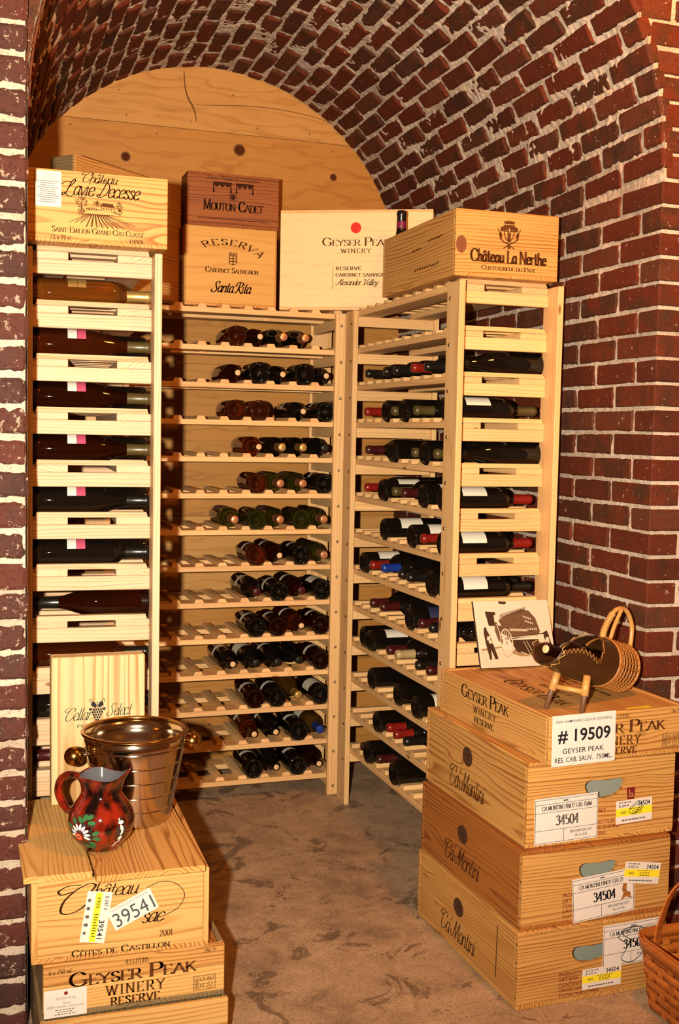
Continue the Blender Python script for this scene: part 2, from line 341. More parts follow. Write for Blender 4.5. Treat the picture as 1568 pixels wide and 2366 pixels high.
# ------------------------------------------------------------------ lettering: a pen with a flat nib
GL = {
'A': (.86, "0,0 .42,1;.42,1 .84,0;.17,.36 .67,.36"), 'B': (.72, ".1,0 .1,1;~.1,1 .45,1 .6,.9 .6,.66 .45,.54 .1,.53;~.1,.53 .5,.52 .68,.4 .68,.14 .5,.01 .1,0"),
'C': (.86, "~.8,.76 .65,.96 .45,1 .2,.9 .06,.65 .06,.35 .2,.1 .45,0 .65,.03 .82,.2"), 'D': (.88, ".1,0 .1,1;~.1,1 .5,1 .75,.82 .83,.5 .75,.18 .5,0 .1,0"),
'E': (.68, ".1,0 .1,1;.1,1 .58,1 .6,.86;.1,.52 .46,.52;.1,0 .6,0 .63,.15"), 'F': (.62, ".1,0 .1,1;.1,1 .56,1 .58,.86;.1,.52 .45,.52"),
'G': (.95, "~.8,.78 .65,.96 .45,1 .2,.9 .06,.65 .06,.35 .2,.1 .45,0 .65,.03 .8,.12;.82,.1 .82,.42;.62,.43 .95,.43"), 'H': (.86, ".1,0 .1,1;.75,0 .75,1;.1,.52 .75,.52"),
'I': (.3, ".15,0 .15,1"), 'J': (.4, "~.25,1 .25,.1 .1,-.1"), 'K': (.78, ".1,0 .1,1;.1,.42 .65,1;.28,.6 .74,0"), 'L': (.66, ".1,0 .1,1;.1,0 .58,0 .62,.16"),
'M': (1.0, ".1,0 .13,1;.13,1 .49,.08;.49,.08 .85,1;.85,1 .89,0"), 'N': (.86, ".1,0 .1,1;.1,1 .75,0;.75,0 .75,1"),
'O': (.9, "~.45,1 .2,.92 .06,.7 .06,.3 .2,.08 .45,0 .7,.08 .84,.3 .84,.7 .7,.92 .45,1"), 'P': (.7, ".1,0 .1,1;~.1,1 .5,1 .65,.86 .65,.64 .5,.49 .1,.48"),
'R': (.78, ".1,0 .1,1;~.1,1 .48,1 .62,.87 .62,.66 .48,.51 .1,.5;.35,.5 .76,0"), 'S': (.66, "~.57,.8 .45,.97 .25,.98 .1,.84 .12,.66 .3,.54 .5,.43 .61,.27 .57,.1 .4,.01 .2,.02 .06,.2"),
'T': (.8, ".4,0 .4,1;.02,.86 .04,1 .76,1 .78,.86"), 'U': (.84, "~.1,1 .1,.6 .1,.3 .2,.06 .42,0 .64,.06 .74,.3 .74,.6 .74,1"), 'V': (.82, "0,1 .4,0;.4,0 .8,1"),
'W': (1.12, "0,1 .3,0;.3,0 .55,.92;.55,.92 .8,0;.8,0 1.1,1"), 'X': (.8, "0,1 .75,0;.75,1 0,0"), 'Y': (.78, "0,1 .38,.5;.76,1 .38,.5;.38,.5 .38,0"), 'Z': (.7, ".05,.88 .07,1 .62,1 .05,0 .64,0 .66,.14"),
'a': (.58, "~.46,.5 .3,.61 .12,.5 .05,.25 .13,.03 .3,.03 .46,.22;.46,.6 .46,.1 .56,.0"), 'b': (.55, ".1,0 .1,1;~.1,.42 .28,.6 .46,.5 .5,.28 .42,.06 .25,0 .1,.1"),
'c': (.5, "~.44,.48 .3,.6 .12,.5 .05,.28 .12,.06 .28,0 .45,.14"), 'd': (.6, "~.46,.5 .3,.61 .12,.5 .05,.25 .13,.03 .3,.03 .46,.22;.48,1 .48,.1 .57,0"),
'e': (.52, "~.06,.3 .3,.33 .47,.38 .42,.56 .27,.61 .1,.48 .06,.25 .16,.04 .32,.01 .5,.15"), 'f': (.4, "~.42,.9 .3,1 .2,.85 .18,0;.04,.6 .38,.6"), 'h': (.58, ".1,0 .1,1;~.1,.4 .26,.59 .42,.56 .47,.4 .47,0"),
'i': (.24, ".11,0 .11,.6;.11,.78 .11,.83"), 'l': (.24, ".11,0 .11,1"), 'm': (.85, ".1,0 .1,.6;~.1,.42 .22,.58 .38,.56 .42,.4 .42,0;~.42,.42 .55,.58 .7,.56 .74,.4 .74,0"), 'n': (.58, ".1,0 .1,.6;~.1,.42 .26,.59 .42,.56 .47,.4 .47,0"),
'o': (.56, "~.28,.6 .11,.5 .05,.3 .11,.08 .28,0 .44,.08 .51,.3 .44,.5 .28,.6"), 'p': (.55, ".1,-.35 .1,.6;~.1,.42 .28,.6 .46,.5 .5,.28 .42,.06 .25,0 .1,.1"), 'r': (.44, ".1,0 .1,.6;~.1,.4 .22,.57 .4,.55"),
's': (.44, "~.38,.48 .28,.6 .12,.57 .1,.42 .25,.31 .38,.2 .36,.05 .2,0 .05,.1"), 't': (.42, "~.18,.88 .18,.4 .2,.1 .28,.01 .42,.08;.04,.6 .38,.6"),
'u': (.58, "~.1,.6 .1,.3 .14,.06 .28,.01 .46,.2;.47,.6 .47,.1 .56,0"), 'v': (.52, "0,.6 .24,0;.24,0 .5,.6"), 'w': (.75, "0,.6 .2,0;.2,0 .37,.55;.37,.55 .54,0;.54,0 .74,.6"), 'x': (.5, "0,.6 .46,0;.46,.6 0,0"),
'y': (.52, "0,.6 .25,.05;~.5,.6 .3,.1 .15,-.28 0,-.3"), "'": (.2, ".1,1 .07,.78"), '-': (.4, ".05,.38 .35,.38"), '.': (.2, ".1,0 .1,.05"), ',': (.2, ".1,.05 .06,-.12"), ' ': (.34, ""),
'0': (.6, "~.3,1 .1,.85 .06,.5 .1,.15 .3,0 .5,.15 .54,.5 .5,.85 .3,1"), '1': (.4, ".06,.8 .22,1;.22,0 .22,1"), '2': (.6, "~.08,.78 .2,.98 .4,.98 .5,.8 .42,.55 .08,0;.08,0 .54,0"), '3': (.6, "~.1,.84 .22,.98 .42,.97 .5,.78 .4,.58 .24,.54;~.24,.54 .46,.5 .54,.28 .44,.05 .22,0 .07,.12"), '8': (.6, "~.3,1 .12,.88 .14,.64 .3,.54 .48,.42 .54,.2 .42,.02 .18,.02 .07,.2 .14,.42 .3,.54 .46,.66 .48,.88 .3,1"), '4': (.6, ".42,0 .42,1;.42,1 .04,.3;.04,.3 .56,.3"),
'5': (.6, ".48,1 .14,1 .12,.56;~.12,.56 .35,.62 .52,.45 .5,.15 .3,0 .08,.08"), '6': (.6, "~.48,.98 .2,.75 .07,.35 .15,.05 .32,0 .5,.12 .52,.36 .38,.52 .12,.4"), '7': (.6, ".06,1 .54,1;.54,1 .2,0"), '9': (.6, "~.1,.02 .38,.25 .52,.65 .45,.95 .28,1 .1,.88 .08,.64 .22,.48 .5,.6"),
}
SWASH = {   # capitals with flourishes for the script lines
'C': (.95, "~.78,.72 .84,.95 .6,1.02 .3,.82 .1,.45 .16,.08 .42,-.02 .7,.1 .86,.32;~.36,1.0 0,1.0 -.22,.84 -.06,.7 .2,.78"), 'L': (.85, "~.30,.52 .50,.72 .62,.92 .52,1.03 .36,.86 .26,.5 .14,.1 -.06,-.04 -.14,.08 .02,.12 .3,-.02 .6,-.1 .86,.04;~.34,.78 .05,.84 -.35,.72 -.5,.45 -.3,.3"),
'D': (1.0, "~-.35,.85 0,1.05 .5,1 .85,.7 .8,.3 .45,0 .1,0 .05,.14 .3,.1;~.5,.95 .38,.5 .2,.05"), 'S': (.75, "~.62,.8 .66,.98 .4,1.02 .22,.82 .36,.55 .52,.3 .4,.02 .1,-.02 -.1,.12 0,.26"),
'R': (.85, "~-.1,.6 0,.95 .35,1.03 .7,.95 .66,.65 .3,.5;~.34,.98 .26,.4 .1,0 -.06,.04;~.3,.5 .5,.2 .8,-.04 .95,.08"), 'M': (1.15, "~-.3,.35 -.12,.05 .1,.1 .24,.55 .34,1;~.34,1 .42,.5 .48,.02;~.48,.02 .66,.55 .88,1;~.88,1 .86,.4 .96,.02 1.12,.12"),
'A': (.9, "~-.1,.12 .1,-.02 .3,.3 .6,1;~.6,1 .64,.5 .74,.0 .9,.1;~.2,.42 .45,.36 .72,.42"), 'V': (.85, "~-.1,.8 .05,1 .22,.9 .24,.4 .3,0 .5,.35 .75,1.0 .95,.98"), 'B': (.75, "~-.1,.7 .1,1 .5,1 .6,.75 .3,.55 .62,.4 .6,.08 .2,-.02 0,.1;~.3,.98 .15,0"), 'P': (.75, "~-.1,.7 .1,1 .5,1.02 .66,.8 .5,.55 .2,.5;~.32,.98 .15,0"),
}
def hull(pts):
    pts = sorted(set((round(x, 6), round(y, 6)) for x, y in pts))
    if len(pts) < 3: return pts
    def half(ps):
        h_ = []
        for p in ps:
            while len(h_) > 1 and (h_[-1][0]-h_[-2][0])*(p[1]-h_[-2][1]) - (h_[-1][1]-h_[-2][1])*(p[0]-h_[-2][0]) <= 0: h_.pop()
            h_.append(p)
        return h_
    a, b = half(pts), half(pts[::-1]); return a[:-1] + b[:-1]
class Pen:
    """collects pen strokes as flat polygons in the XY plane"""
    def __init__(s): s.vs, s.fs = [], []
    def poly(s, pts):
        o = len(s.vs); s.vs += [(x, y, 0.0) for x, y in pts]; s.fs.append(tuple(range(o, o+len(pts))))
    def stroke(s, pts, hx, hy=None, slant=0.0):
        hy = hx if hy is None else hy
        nib = [(math.cos(a)*hx + math.sin(a)*hy*slant, math.sin(a)*hy) for a in [i*PI/3 for i in range(6)]]
        for a, b in zip(pts, pts[1:]):
            s.poly(hull([(a[0]+x, a[1]+y) for x, y in nib] + [(b[0]+x, b[1]+y) for x, y in nib]))
        if len(pts) == 1: s.poly(hull([(pts[0][0]+x, pts[0][1]+y) for x, y in nib]))
    def disc(s, x, y, rx, ry=None, n=14, rot=0.0):
        ry = ry or rx; c, q = math.cos(rot), math.sin(rot)
        s.poly([(x + rx*math.cos(2*PI*i/n)*c - ry*math.sin(2*PI*i/n)*q, y + rx*math.cos(2*PI*i/n)*q + ry*math.sin(2*PI*i/n)*c) for i in range(n)])
    def text(s, t, style='serif', weight=0.075, x0=0.0, y0=0.0, sc=1.0, track=0.06, arc=None, small=0.74):
        """style serif | caps (small capitals) | script"""
        x = x0; first = True
        for ch in t:
            acc = {'â': 'a^', 'ê': 'e^', 'Ô': 'O^', 'ô': 'o^', 'É': "E'", 'é': "e'"}.get(ch); base = acc[0] if acc else ch
            k = sc
            if style == 'caps' and base.islower(): base = base.upper(); k = sc*small
            if style == 'script' and base in SWASH: w, d = SWASH[base]
            else: w, d = GL.get(base, GL['-'])
            sh = 0.42 if style == 'script' else 0.0
            def T(p):
                px, py = p[0] + p[1]*sh, p[1]
                X, Y = x + px*k, y0 + py*k
                if arc: a = X/arc; return (math.sin(a)*(arc+Y), math.cos(a)*(arc+Y)-arc)
                return (X, Y)
            hx, hy = (weight*k, weight*0.30*k) if style != 'script' else (weight*0.62*k, weight*0.26*k)
            strokes = [q for q in d.split(';') if q]
            if acc:
                top = 0.72 if base.islower() else 1.1
                if style == 'caps' or base.isupper(): top = 1.1
                strokes += ([".1,%g .28,%g .46,%g" % (top, top+.18, top)] if acc[1] == '^' else [".25,%g .45,%g" % (top, top+.16)])
            for q in strokes:
                sm = q.startswith('~'); pts = [tuple(map(float, z.split(','))) for z in q.lstrip('~').split()]
                if style == 'script' and not sm and len(pts) > 2 and base.islower(): sm = True
                if sm and len(pts) > 2: pts = [tuple(z) for z in smoothline(pts, 5)]
                s.stroke([T(z) for z in pts], hx, hy, 0.5 if style == 'script' else 0)
                if style != 'script' and len(strokes) and not sm:
                    for e, o in ((pts[0], pts[-1]), (pts[-1], pts[-2])):
                        if abs(e[0]-o[0]) < abs(e[1]-o[1]) and (e[1] in (0.0, 1.0, 0.6)) and abs(e[1]-o[1]) > .2:
                            s.stroke([T((e[0]-.10-weight*.4, e[1])), T((e[0]+.10+weight*.4, e[1]))], 0.02*k, 0.022*k)
            if style == 'script' and base.islower() and base not in 'ty': s.stroke([T((w-.12, .03)), T((w+.06, .12))], hx*.5, hy)
            x += (w + track)*k if style != 'script' else (w*.88 + track*.3)*k
        return s
    def mesh(s, name, mat, box=None, rot=0.0):
        """box = (x0, x1, y0, y1) the strokes are fitted into"""
        v = np.array(s.vs)
        if box is not None:
            lo, hi = v[:, :2].min(0), v[:, :2].max(0)
            v[:, 0] = (v[:, 0]-lo[0])/(hi[0]-lo[0])*(box[1]-box[0]) + box[0]
            v[:, 1] = (v[:, 1]-lo[1])/(hi[1]-lo[1])*(box[3]-box[2]) + box[2]
        if rot:
            c0 = (v[:, :2].min(0)+v[:, :2].max(0))/2; q = v[:, :2]-c0
            v[:, 0] = q[:, 0]*math.cos(rot)-q[:, 1]*math.sin(rot)+c0[0]; v[:, 1] = q[:, 0]*math.sin(rot)+q[:, 1]*math.cos(rot)+c0[1]
        return make_mesh(name, v, s.fs, mat)
def sans(t, mat, box, bold=0.0):
    """plain grotesque lettering from the built-in font, fitted into box"""
    key = ('sans', t, bold)
    if key not in CACHE:
        cu = bpy.data.curves.new('t', 'FONT'); cu.body = t; cu.resolution_u = 3; cu.offset = bold
        o = bpy.data.objects.new('t', cu); COL.objects.link(o)
        dg = bpy.context.evaluated_depsgraph_get(); me = o.evaluated_get(dg).to_mesh()
        v = np.array([w.co[:] for w in me.vertices]); f = [tuple(p.vertices) for p in me.polygons]
        o.evaluated_get(dg).to_mesh_clear(); bpy.data.objects.remove(o); bpy.data.curves.remove(cu)
        CACHE[key] = (v, f)
    v, f = CACHE[key]; v = v.copy()
    lo, hi = v[:, :2].min(0), v[:, :2].max(0)
    v[:, 0] = (v[:, 0]-lo[0])/(hi[0]-lo[0])*(box[1]-box[0]) + box[0]
    v[:, 1] = (v[:, 1]-lo[1])/(hi[1]-lo[1])*(box[3]-box[2]) + box[2]; v[:, 2] = 0
    return make_mesh('lettering', v, f, mat)
# ------------------------------------------------------------------ the setting
UC, RV = -0.383, 0.805                    # vault axis and radius
VF, VB = -1.44, 0.45                      # front plane and back wall
UL, UR = UC - RV, UC + RV
CH = 0.0668                               # brick course
def zc(v): return 2.10 + (2.004 - 2.10)*(v - VF)/(VB - VF)
def vnoise(x, y, s, seed):
    g = np.random.default_rng(seed).random((256, 256)); X, Y = x/s, y/s
    i, j = np.floor(X).astype(int), np.floor(Y).astype(int); fx, fy = X-i, Y-j
    fx, fy = fx*fx*(3-2*fx), fy*fy*(3-2*fy); a = lambda p, q: g[p % 256, q % 256]
    return (a(i, j)*(1-fx)+a(i+1, j)*fx)*(1-fy) + (a(i, j+1)*(1-fx)+a(i+1, j+1)*fx)*fy - 0.5
def grid_mesh(name, P, mat, smooth=True):
    """P: array (n, m, 3)"""
    n, m_ = P.shape[:2]; I = np.arange(n*m_).reshape(n, m_)
    q = np.stack([I[:-1, :-1], I[1:, :-1], I[1:, 1:], I[:-1, 1:]], -1).reshape(-1, 4)
    me = bpy.data.meshes.new(name); me.vertices.add(n*m_); me.vertices.foreach_set('co', P.reshape(-1).astype(np.float32))
    me.loops.add(q.size); me.loops.foreach_set('vertex_index', q.reshape(-1).astype(np.int32))
    me.polygons.add(len(q)); me.polygons.foreach_set('loop_start', (np.arange(len(q))*4).astype(np.int32))
    me.update(calc_edges=True); me.materials.append(mat)
    if smooth: me.polygons.foreach_set('use_smooth', np.ones(len(q), bool))
    return me
# floor
fl = structure(obj('floor', plank_mesh(7.0, 7.5, 0.06, M_FLOOR), None, (-0.4, -2.6, -0.03)))
# brick shapes: front at z = 0, outline at z = -0.004, sides go into the wall
BK = {}
def brick_data(l, h_, seed, depth=0.03, rough=1.0):
    rg = np.random.default_rng(seed); ins = .007*min(rough, 1.3); vs, fs = [], []; id_ = {}
    xs, ys = [-l/2, -l/2+ins, 0, l/2-ins, l/2], [-h_/2, -h_/2+ins, h_/2-ins, h_/2]; nx, ny = 4, 3
    for j in range(ny+1):
        for i in range(nx+1):
            e = i in (0, nx) or j in (0, ny); c = i in (0, nx) and j in (0, ny); x, y = xs[i], ys[j]
            if e:
                x += rg.uniform(-1, 1)*.0022*rough - (math.copysign(.004*rough, x) if c else 0); y += rg.uniform(-1, 1)*.0022*rough - (math.copysign(.003*rough, y) if c else 0)
                z = -.0065 + rg.uniform(-.0012, .0015)*rough
            else: x += rg.uniform(-.002, .002); y += rg.uniform(-.002, .002); z = rg.uniform(-.0012, .0012)
            id_[i, j] = len(vs); vs.append((x, y, z))
    for j in range(ny):
        for i in range(nx): fs.append((id_[i, j], id_[i+1, j], id_[i+1, j+1], id_[i, j+1]))
    loop = [(i, 0) for i in range(nx)] + [(nx, j) for j in range(ny)] + [(i, ny) for i in range(nx, 0, -1)] + [(0, j) for j in range(ny, 0, -1)]
    b0 = len(vs)
    for k in loop: x, y, z = vs[id_[k]]; vs.append((x, y, -depth))
    n = len(loop)
    for k in range(n): fs.append((id_[loop[k]], b0+k, b0+(k+1) % n, id_[loop[(k+1) % n]]))
    return vs, fs
def brick_me(l, var, h_=0.0575, rough=1.0):
    key = ('brick', round(l, 3), var, h_, rough)
    if key not in CACHE: CACHE[key] = make_mesh('brick', *brick_data(l, h_, 100+var, rough=rough), M_BRICK)
    return CACHE[key]
def corner_me(l, var, h_=0.0575, d=0.092, mat=None):
    mat = mat or M_BRICK; key = ('cbrick', round(l, 3), var, h_, d, mat.name)
    if key not in CACHE:
        src = plank_mesh(l, h_, d, M_BRICK, 0.004); rg = np.random.default_rng(300+var)
        vs = [tuple(np.array(v.co[:]) + rg.uniform(-.0016, .0016, 3) + (0, 0, -d/2)) for v in src.vertices]
        CACHE[key] = make_mesh('brick', vs, [tuple(p.vertices) for p in src.polygons], mat)
    return CACHE[key]
def basis(X, Y, Z): return Matrix((X, Y, Z)).transposed()
BL = 0.194; JT = 0.0105
def course(start, end, first_full):
    """(centre, length) of the bricks between start and end"""
    out, x = [], start; l = BL if first_full else BL/2-JT/2
    while x < end - 0.03:
        q = min(l, end-x); out.append((x+q/2, q)); x += q+JT; l = BL
    return out
# right wall ---------------------------------------------------------
zs = np.linspace(0, 2.12, 360); vs_ = np.linspace(VF+.004, VB+.02, 330)
Z, V = np.meshgrid(zs, vs_, indexing='ij')
nz_ = vnoise(V, Z, .010, 1)*.0040 + vnoise(V, Z, .035, 2)*.0025
P = np.stack([np.full_like(Z, UR) + .0052 - nz_, V, Z], -1)
wr = structure(obj('wall_right', grid_mesh('wall_right', P, M_MORTAR)))
Bw = basis((0, -1, 0), (0, 0, 1), (-1, 0, 0))
for j in range(31):
    z = (j+.5)*CH + .004; end = VB if j < 30 else -0.35
    st = VF if j % 2 == 0 else VF + .092 + JT
    for k, (c, l) in enumerate(course(st, end, True)):
        me = corner_me(l, (j*3) % 6) if (k == 0 and j % 2 == 0) else brick_me(l, (j*7+k*3) % 10, rough=.8)
        o = obj('brick', me, wr, (UR + random.uniform(-.0012, .0012), c, z + random.uniform(-.001, .001)), Bw @ Euler((0, 0, random.uniform(-.008, .008))).to_matrix())
# vault ---------------------------------------------------------------
NR = 38; dphi = PI/NR
ph = np.linspace(-.03, PI+.03, 560); vs_ = np.linspace(VF, VB+.02, 400)
PH, V = np.meshgrid(ph, vs_, indexing='ij'); S = PH*RV
nz_ = vnoise(V, S, .010, 3)*.0058 + vnoise(V, S, .034, 4)*.0046 + vnoise(V, S, .09, 6)*.0034
rad = RV + .0056 - nz_
P = np.stack([UC + rad*np.cos(PH), V, zc(V) + rad*np.sin(PH)], -1)
ce = structure(obj('ceiling', grid_mesh('ceiling', P, M_MORTAR)))
stuff = []; tones = []
for j in range(NR):
    p = (j+.5)*dphi
    Xr, Zr = math.cos(p), math.sin(p); nrm = Vector((-Xr, 0, -Zr)); tan = Vector((-Zr, 0, Xr)); ax = tan.cross(nrm)
    Bv = basis(ax, tan, nrm)
    for k, (c, l) in enumerate(course(VF if j < 31 else VF+.10, VB, j % 2 == 0)):
        rr = RV + random.uniform(-.003, .003)
        loc = (UC + rr*Xr, c, zc(c) + rr*Zr); rot = Bv @ Euler((random.uniform(-.03, .03), random.uniform(-.02, .02), random.uniform(-.03, .03))).to_matrix()
        if j < 31: obj('brick', brick_me(l, (j*5+k*7) % 10, h_=.0575, rough=1.0), ce, loc, rot)
        else:
            d = brick_data(l, .0575, 100+(j*5+k*7) % 10, rough=1.0); M4 = Matrix.Translation(loc) @ rot.to_4x4()
            stuff.append(([M4 @ Vector(v) for v in d[0]], d[1])); tones += [random.random()]*len(d[0])
def stuff_bricks(name, parts, tones, parent):
    me = make_mesh(name, *joined(parts), M_BRICK); a = me.attributes.new('tone', 'FLOAT', 'POINT'); a.data.foreach_set('value', tones)
    o = obj(name, me, parent); o['kind'] = 'stuff'; return o
stuff_bricks('brickwork', stuff, tones, ce)
# left wall -----------------------------------------------------------
zs = np.linspace(0, 2.12, 80); vs_ = np.linspace(VF+.004, VB+.02, 80); Z, V = np.meshgrid(zs, vs_, indexing='ij')
wl = structure(obj('wall_left', grid_mesh('wall_left', np.stack([np.full_like(Z, UL-.0046), V, Z], -1)[::-1], M_MORTAR)))
Bl = basis((0, 1, 0), (0, 0, 1), (1, 0, 0)); stuff, tones = [], []
for j in range(31):
    for k, (c, l) in enumerate(course(VF+.1, VB if j < 30 else -.35, j % 2 == 0)):
        d = brick_data(l, .0575, 100+(j*5+k) % 10); M4 = Matrix.Translation((UL, c, (j+.5)*CH+.004)) @ Bl.to_4x4()
        stuff.append(([M4 @ Vector(v) for v in d[0]], d[1])); tones += [random.random()]*len(d[0])
stuff_bricks('brickwork', stuff, tones, wl)
# front wall right of the arch -------------------------------------------
def uedge(z): return UR if z <= 2.10 else UC + math.sqrt(max(RV*RV - (z-2.10)**2, 0.0))
zs = np.linspace(0, 2.86, 300); P = np.zeros((300, 60, 3))
for i, z in enumerate(zs):
    u0 = uedge(z) + .004
    P[i, :, 0] = np.linspace(u0, 0.95, 60); P[i, :, 2] = z
P[:, :, 1] = VF + .0046 - vnoise(P[:, :, 0], P[:, :, 2], .012, 8)*.003
wf = structure(obj('wall_front_right', grid_mesh('wall_front_right', P[:, ::-1], M_MORTAR)))
Bf = basis((1, 0, 0), (0, 0, 1), (0, -1, 0))
for j in range(42):
    z = (j+.5)*CH + .004; top = z + .029
    if z < 2.07: st, full, corner = (UR + .092 + JT, True, False) if j % 2 == 0 else (UR, True, True)
    else: st, full, corner = max(uedge(top), uedge(z-.029)) + .012, j % 2 == 0, True
    for k, (c, l) in enumerate(course(st, 0.93, full)):
        me = corner_me(l, (j+k) % 6) if corner and k == 0 else brick_me(l, (j*3+k*7) % 10, rough=.9)
        obj('brick', me, wf, (c, VF, z + random.uniform(-.001, .001)), Bf)
# left pier -----------------------------------------------------------------
UP = -1.193
zs = np.linspace(0, 3.0, 520); us = np.linspace(UP-.45, UP-.004, 80); U, Z = np.meshgrid(us, zs, indexing='ij')
P = np.stack([U, VF + .0046 - vnoise(U, Z, .011, 21)*.0065 - vnoise(U, Z, .03, 22)*.004, Z], -1)
P = np.concatenate([P, [np.stack([np.full(520, UP-.004), np.full(520, VF+.10), zs], -1)]], 0)
pier = structure(obj('wall_front_left', grid_mesh('wall_front_left', P, M_MORTAR)))
CP = 0.0690
for j in range(43):
    z = (j+.5)*CP - .012
    rowb = [(UP-BL/2, BL), (UP-BL*1.5-JT, BL)] if j % 2 else [(UP-.046, .092), (UP-.092-JT-BL/2, BL)]
    for k, (c, l) in enumerate(rowb):
        key = ('pbrick', round(l, 3), (j*3+k) % 8)
        if key not in CACHE: CACHE[key] = make_mesh('brick', *brick_data(l, .0580, 500+(j*3+k) % 8, depth=.09, rough=1.2), M_BRICKP)
        obj('brick', CACHE[key], pier, (c + random.uniform(-.004, .002), VF + random.uniform(-.002, .001), z + random.uniform(-.001, .001)), Bf @ Euler((0, 0, random.uniform(-.02, .02))).to_matrix())
# masonry between the pier and the vault's left shoulder
pts = [(UL-.06, 2.0)] + [(UC - RV*math.cos(a)+.002, 2.10 + RV*math.sin(a)) for a in np.linspace(0, 1.15, 16)] + [(UL-.06, 2.10 + RV*math.sin(1.15))]
n = len(pts); vv = [(u, VF+.03, z) for u, z in pts] + [(u, VF+.09, z) for u, z in pts]
ff = [tuple(range(n)), tuple(range(2*n-1, n-1, -1))] + [(i, i+n, (i+1) % n + n, (i+1) % n) for i in range(n)]
structure(obj('wall_front_shoulder', make_mesh('wall_front_shoulder', vv, ff, M_BRICK)))
# back wall of wide horizontal boards -----------------------------------------
def half(z): return RV+.02 if z <= zc(VB) else math.sqrt(max((RV+.012)**2 - (z-zc(VB))**2, 0))
wb = structure(obj('wall_back', plank_mesh(2*RV+.04, .02, 2.0, M_BOARD), None, (UC, VB+.035, 1.0)))
ztop = [2.84, 2.57, 2.265, 1.96, 1.655, 1.35, 1.045, .74, .435, .13, 0.0]
for a, b_ in zip(ztop, ztop[1:]):
    zz = np.linspace(b_+.001, a-.001, 26 if a > 2 else 2); zz = zz[zz < zc(VB)+RV+.010]
    pts = [(UC+half(z), z) for z in zz] + [(UC-half(z), z) for z in zz[::-1]]
    zm = (zz[0]+zz[-1])/2; n = len(pts)
    vv = [(u-UC, -.01, z-zm) for u, z in pts] + [(u-UC, .01, z-zm) for u, z in pts]
    ff = [tuple(range(n))[::-1], tuple(range(n, 2*n))] + [(i, (i+1) % n, (i+1) % n + n, i+n) for i in range(n)]
    obj('board', make_mesh('board', vv, ff, M_BOARDL if a > 2.6 or .9 < a < 1.2 else M_BOARD), wb, (0, VB+.01-(VB+.035), zm-1.0))
# nail heads on the boards
for u, z in ((-.99, 2.60), (-.72, 2.60), (-.47, 2.60), (-.2, 2.60), (.02, 2.60), (-.93, 2.54), (-.6, 2.54), (-.15, 2.30), (.12, 2.54), (-.75, 2.69), (-.3, 2.72)):
    obj('nail', lathe('nail', [(0, .0012), (.0035, .001), (.004, 0)], M_SCREW, 8) if 'nail' not in CACHE else CACHE['nail'], wb, (u-UC, VB-.0002-(VB+.035), z-1.0), (PI/2, 0, 0))

M_KNOT = plain('dark_knot', (0.075, 0.020, 0.006), .8, spec=.05)
M_CRACK = plain('grain_crack', (0.15, 0.055, 0.012), .7)
WBO = Vector((UC, VB+.035, 1.0))
for u, z, r_ in ((-.721, 2.441, .015), (-.271, 2.509, .019), (.125, 2.437, .012)):
    obj('knot', lathe('knot', [(0, .0010), (r_*.5, .0010), (r_*.9, .0006), (r_, .0001)], M_KNOT, 18), wb, Vector((u, VB, z))-WBO, (PI/2, 0, 0))
    obj('knot_ring', lathe('knot_ring', [(r_*1.0, .0002), (r_*1.15, .0004), (r_*1.3, .0002)], M_CRACK, 18), wb, Vector((u, VB, z))-WBO, (PI/2, 0, 0))
for pts_, r0 in (([(-.497, 2.792), (-.492, 2.73), (-.480, 2.69), (-.462, 2.66), (-.452, 2.635), (-.445, 2.60)], .0035), ([(-.46, 2.665), (-.38, 2.672), (-.25, 2.684), (-.1, 2.684), (.05, 2.668), (.20, 2.63)], .0016)):
    q = smoothline(pts_, 5); obj('grain_line', tube('grain_line', [(u-WBO[0], VB-WBO[1]-.0002, z-WBO[2]) for u, z in q], [r0*(.35+.65*math.sin(PI*(i+.5)/len(q))) for i in range(len(q))], M_CRACK, 6), wb)

# ------------------------------------------------------------------ wine racks
ZR, PT, RL, RD = 1.8167, 0.135, 1.007, 0.338       # board underside of top shelf, shelf pitch, length, depth
SLX = [0.072 + 0.0863*i for i in range(11)]
def slat_mesh(mt):
    if ('slat', mt.name) in CACHE: return CACHE['slat', mt.name]
    hw, tw, h_, ln = .018, .012, .013, .285; y0, y1 = .0, .0
    vs = [(s*ln/2, q*hw, 0) for s in (-1, 1) for q in (-1, 1)] + [(s*(ln/2-.003), q*tw, h_) for s in (-1, 1) for q in (-1, 1)]
    fs = [(0, 1, 3, 2), (4, 6, 7, 5), (0, 2, 6, 4), (1, 5, 7, 3), (0, 4, 5, 1), (2, 3, 7, 6)]
    CACHE['slat', mt.name] = make_mesh('slat', vs, fs, mt); return CACHE['slat', mt.name]
def screw_mesh():
    if 'screw' not in CACHE: CACHE['screw'] = lathe('screw', [(.0, .0012), (.002, .0012), (.0022, .0028), (.0045, .0022), (.0055, 0)], M_SCREW, 10)
    return CACHE['screw']
M_NAIL = plain('dark_nail', (0.05, 0.028, 0.015), .5, metal=.3)
def nail_mesh():
    if 'nailh' not in CACHE: CACHE['nailh'] = lathe('nail', [(0, .0008), (.0020, .0007), (.0026, 0)], M_NAIL, 8)
    return CACHE['nailh']
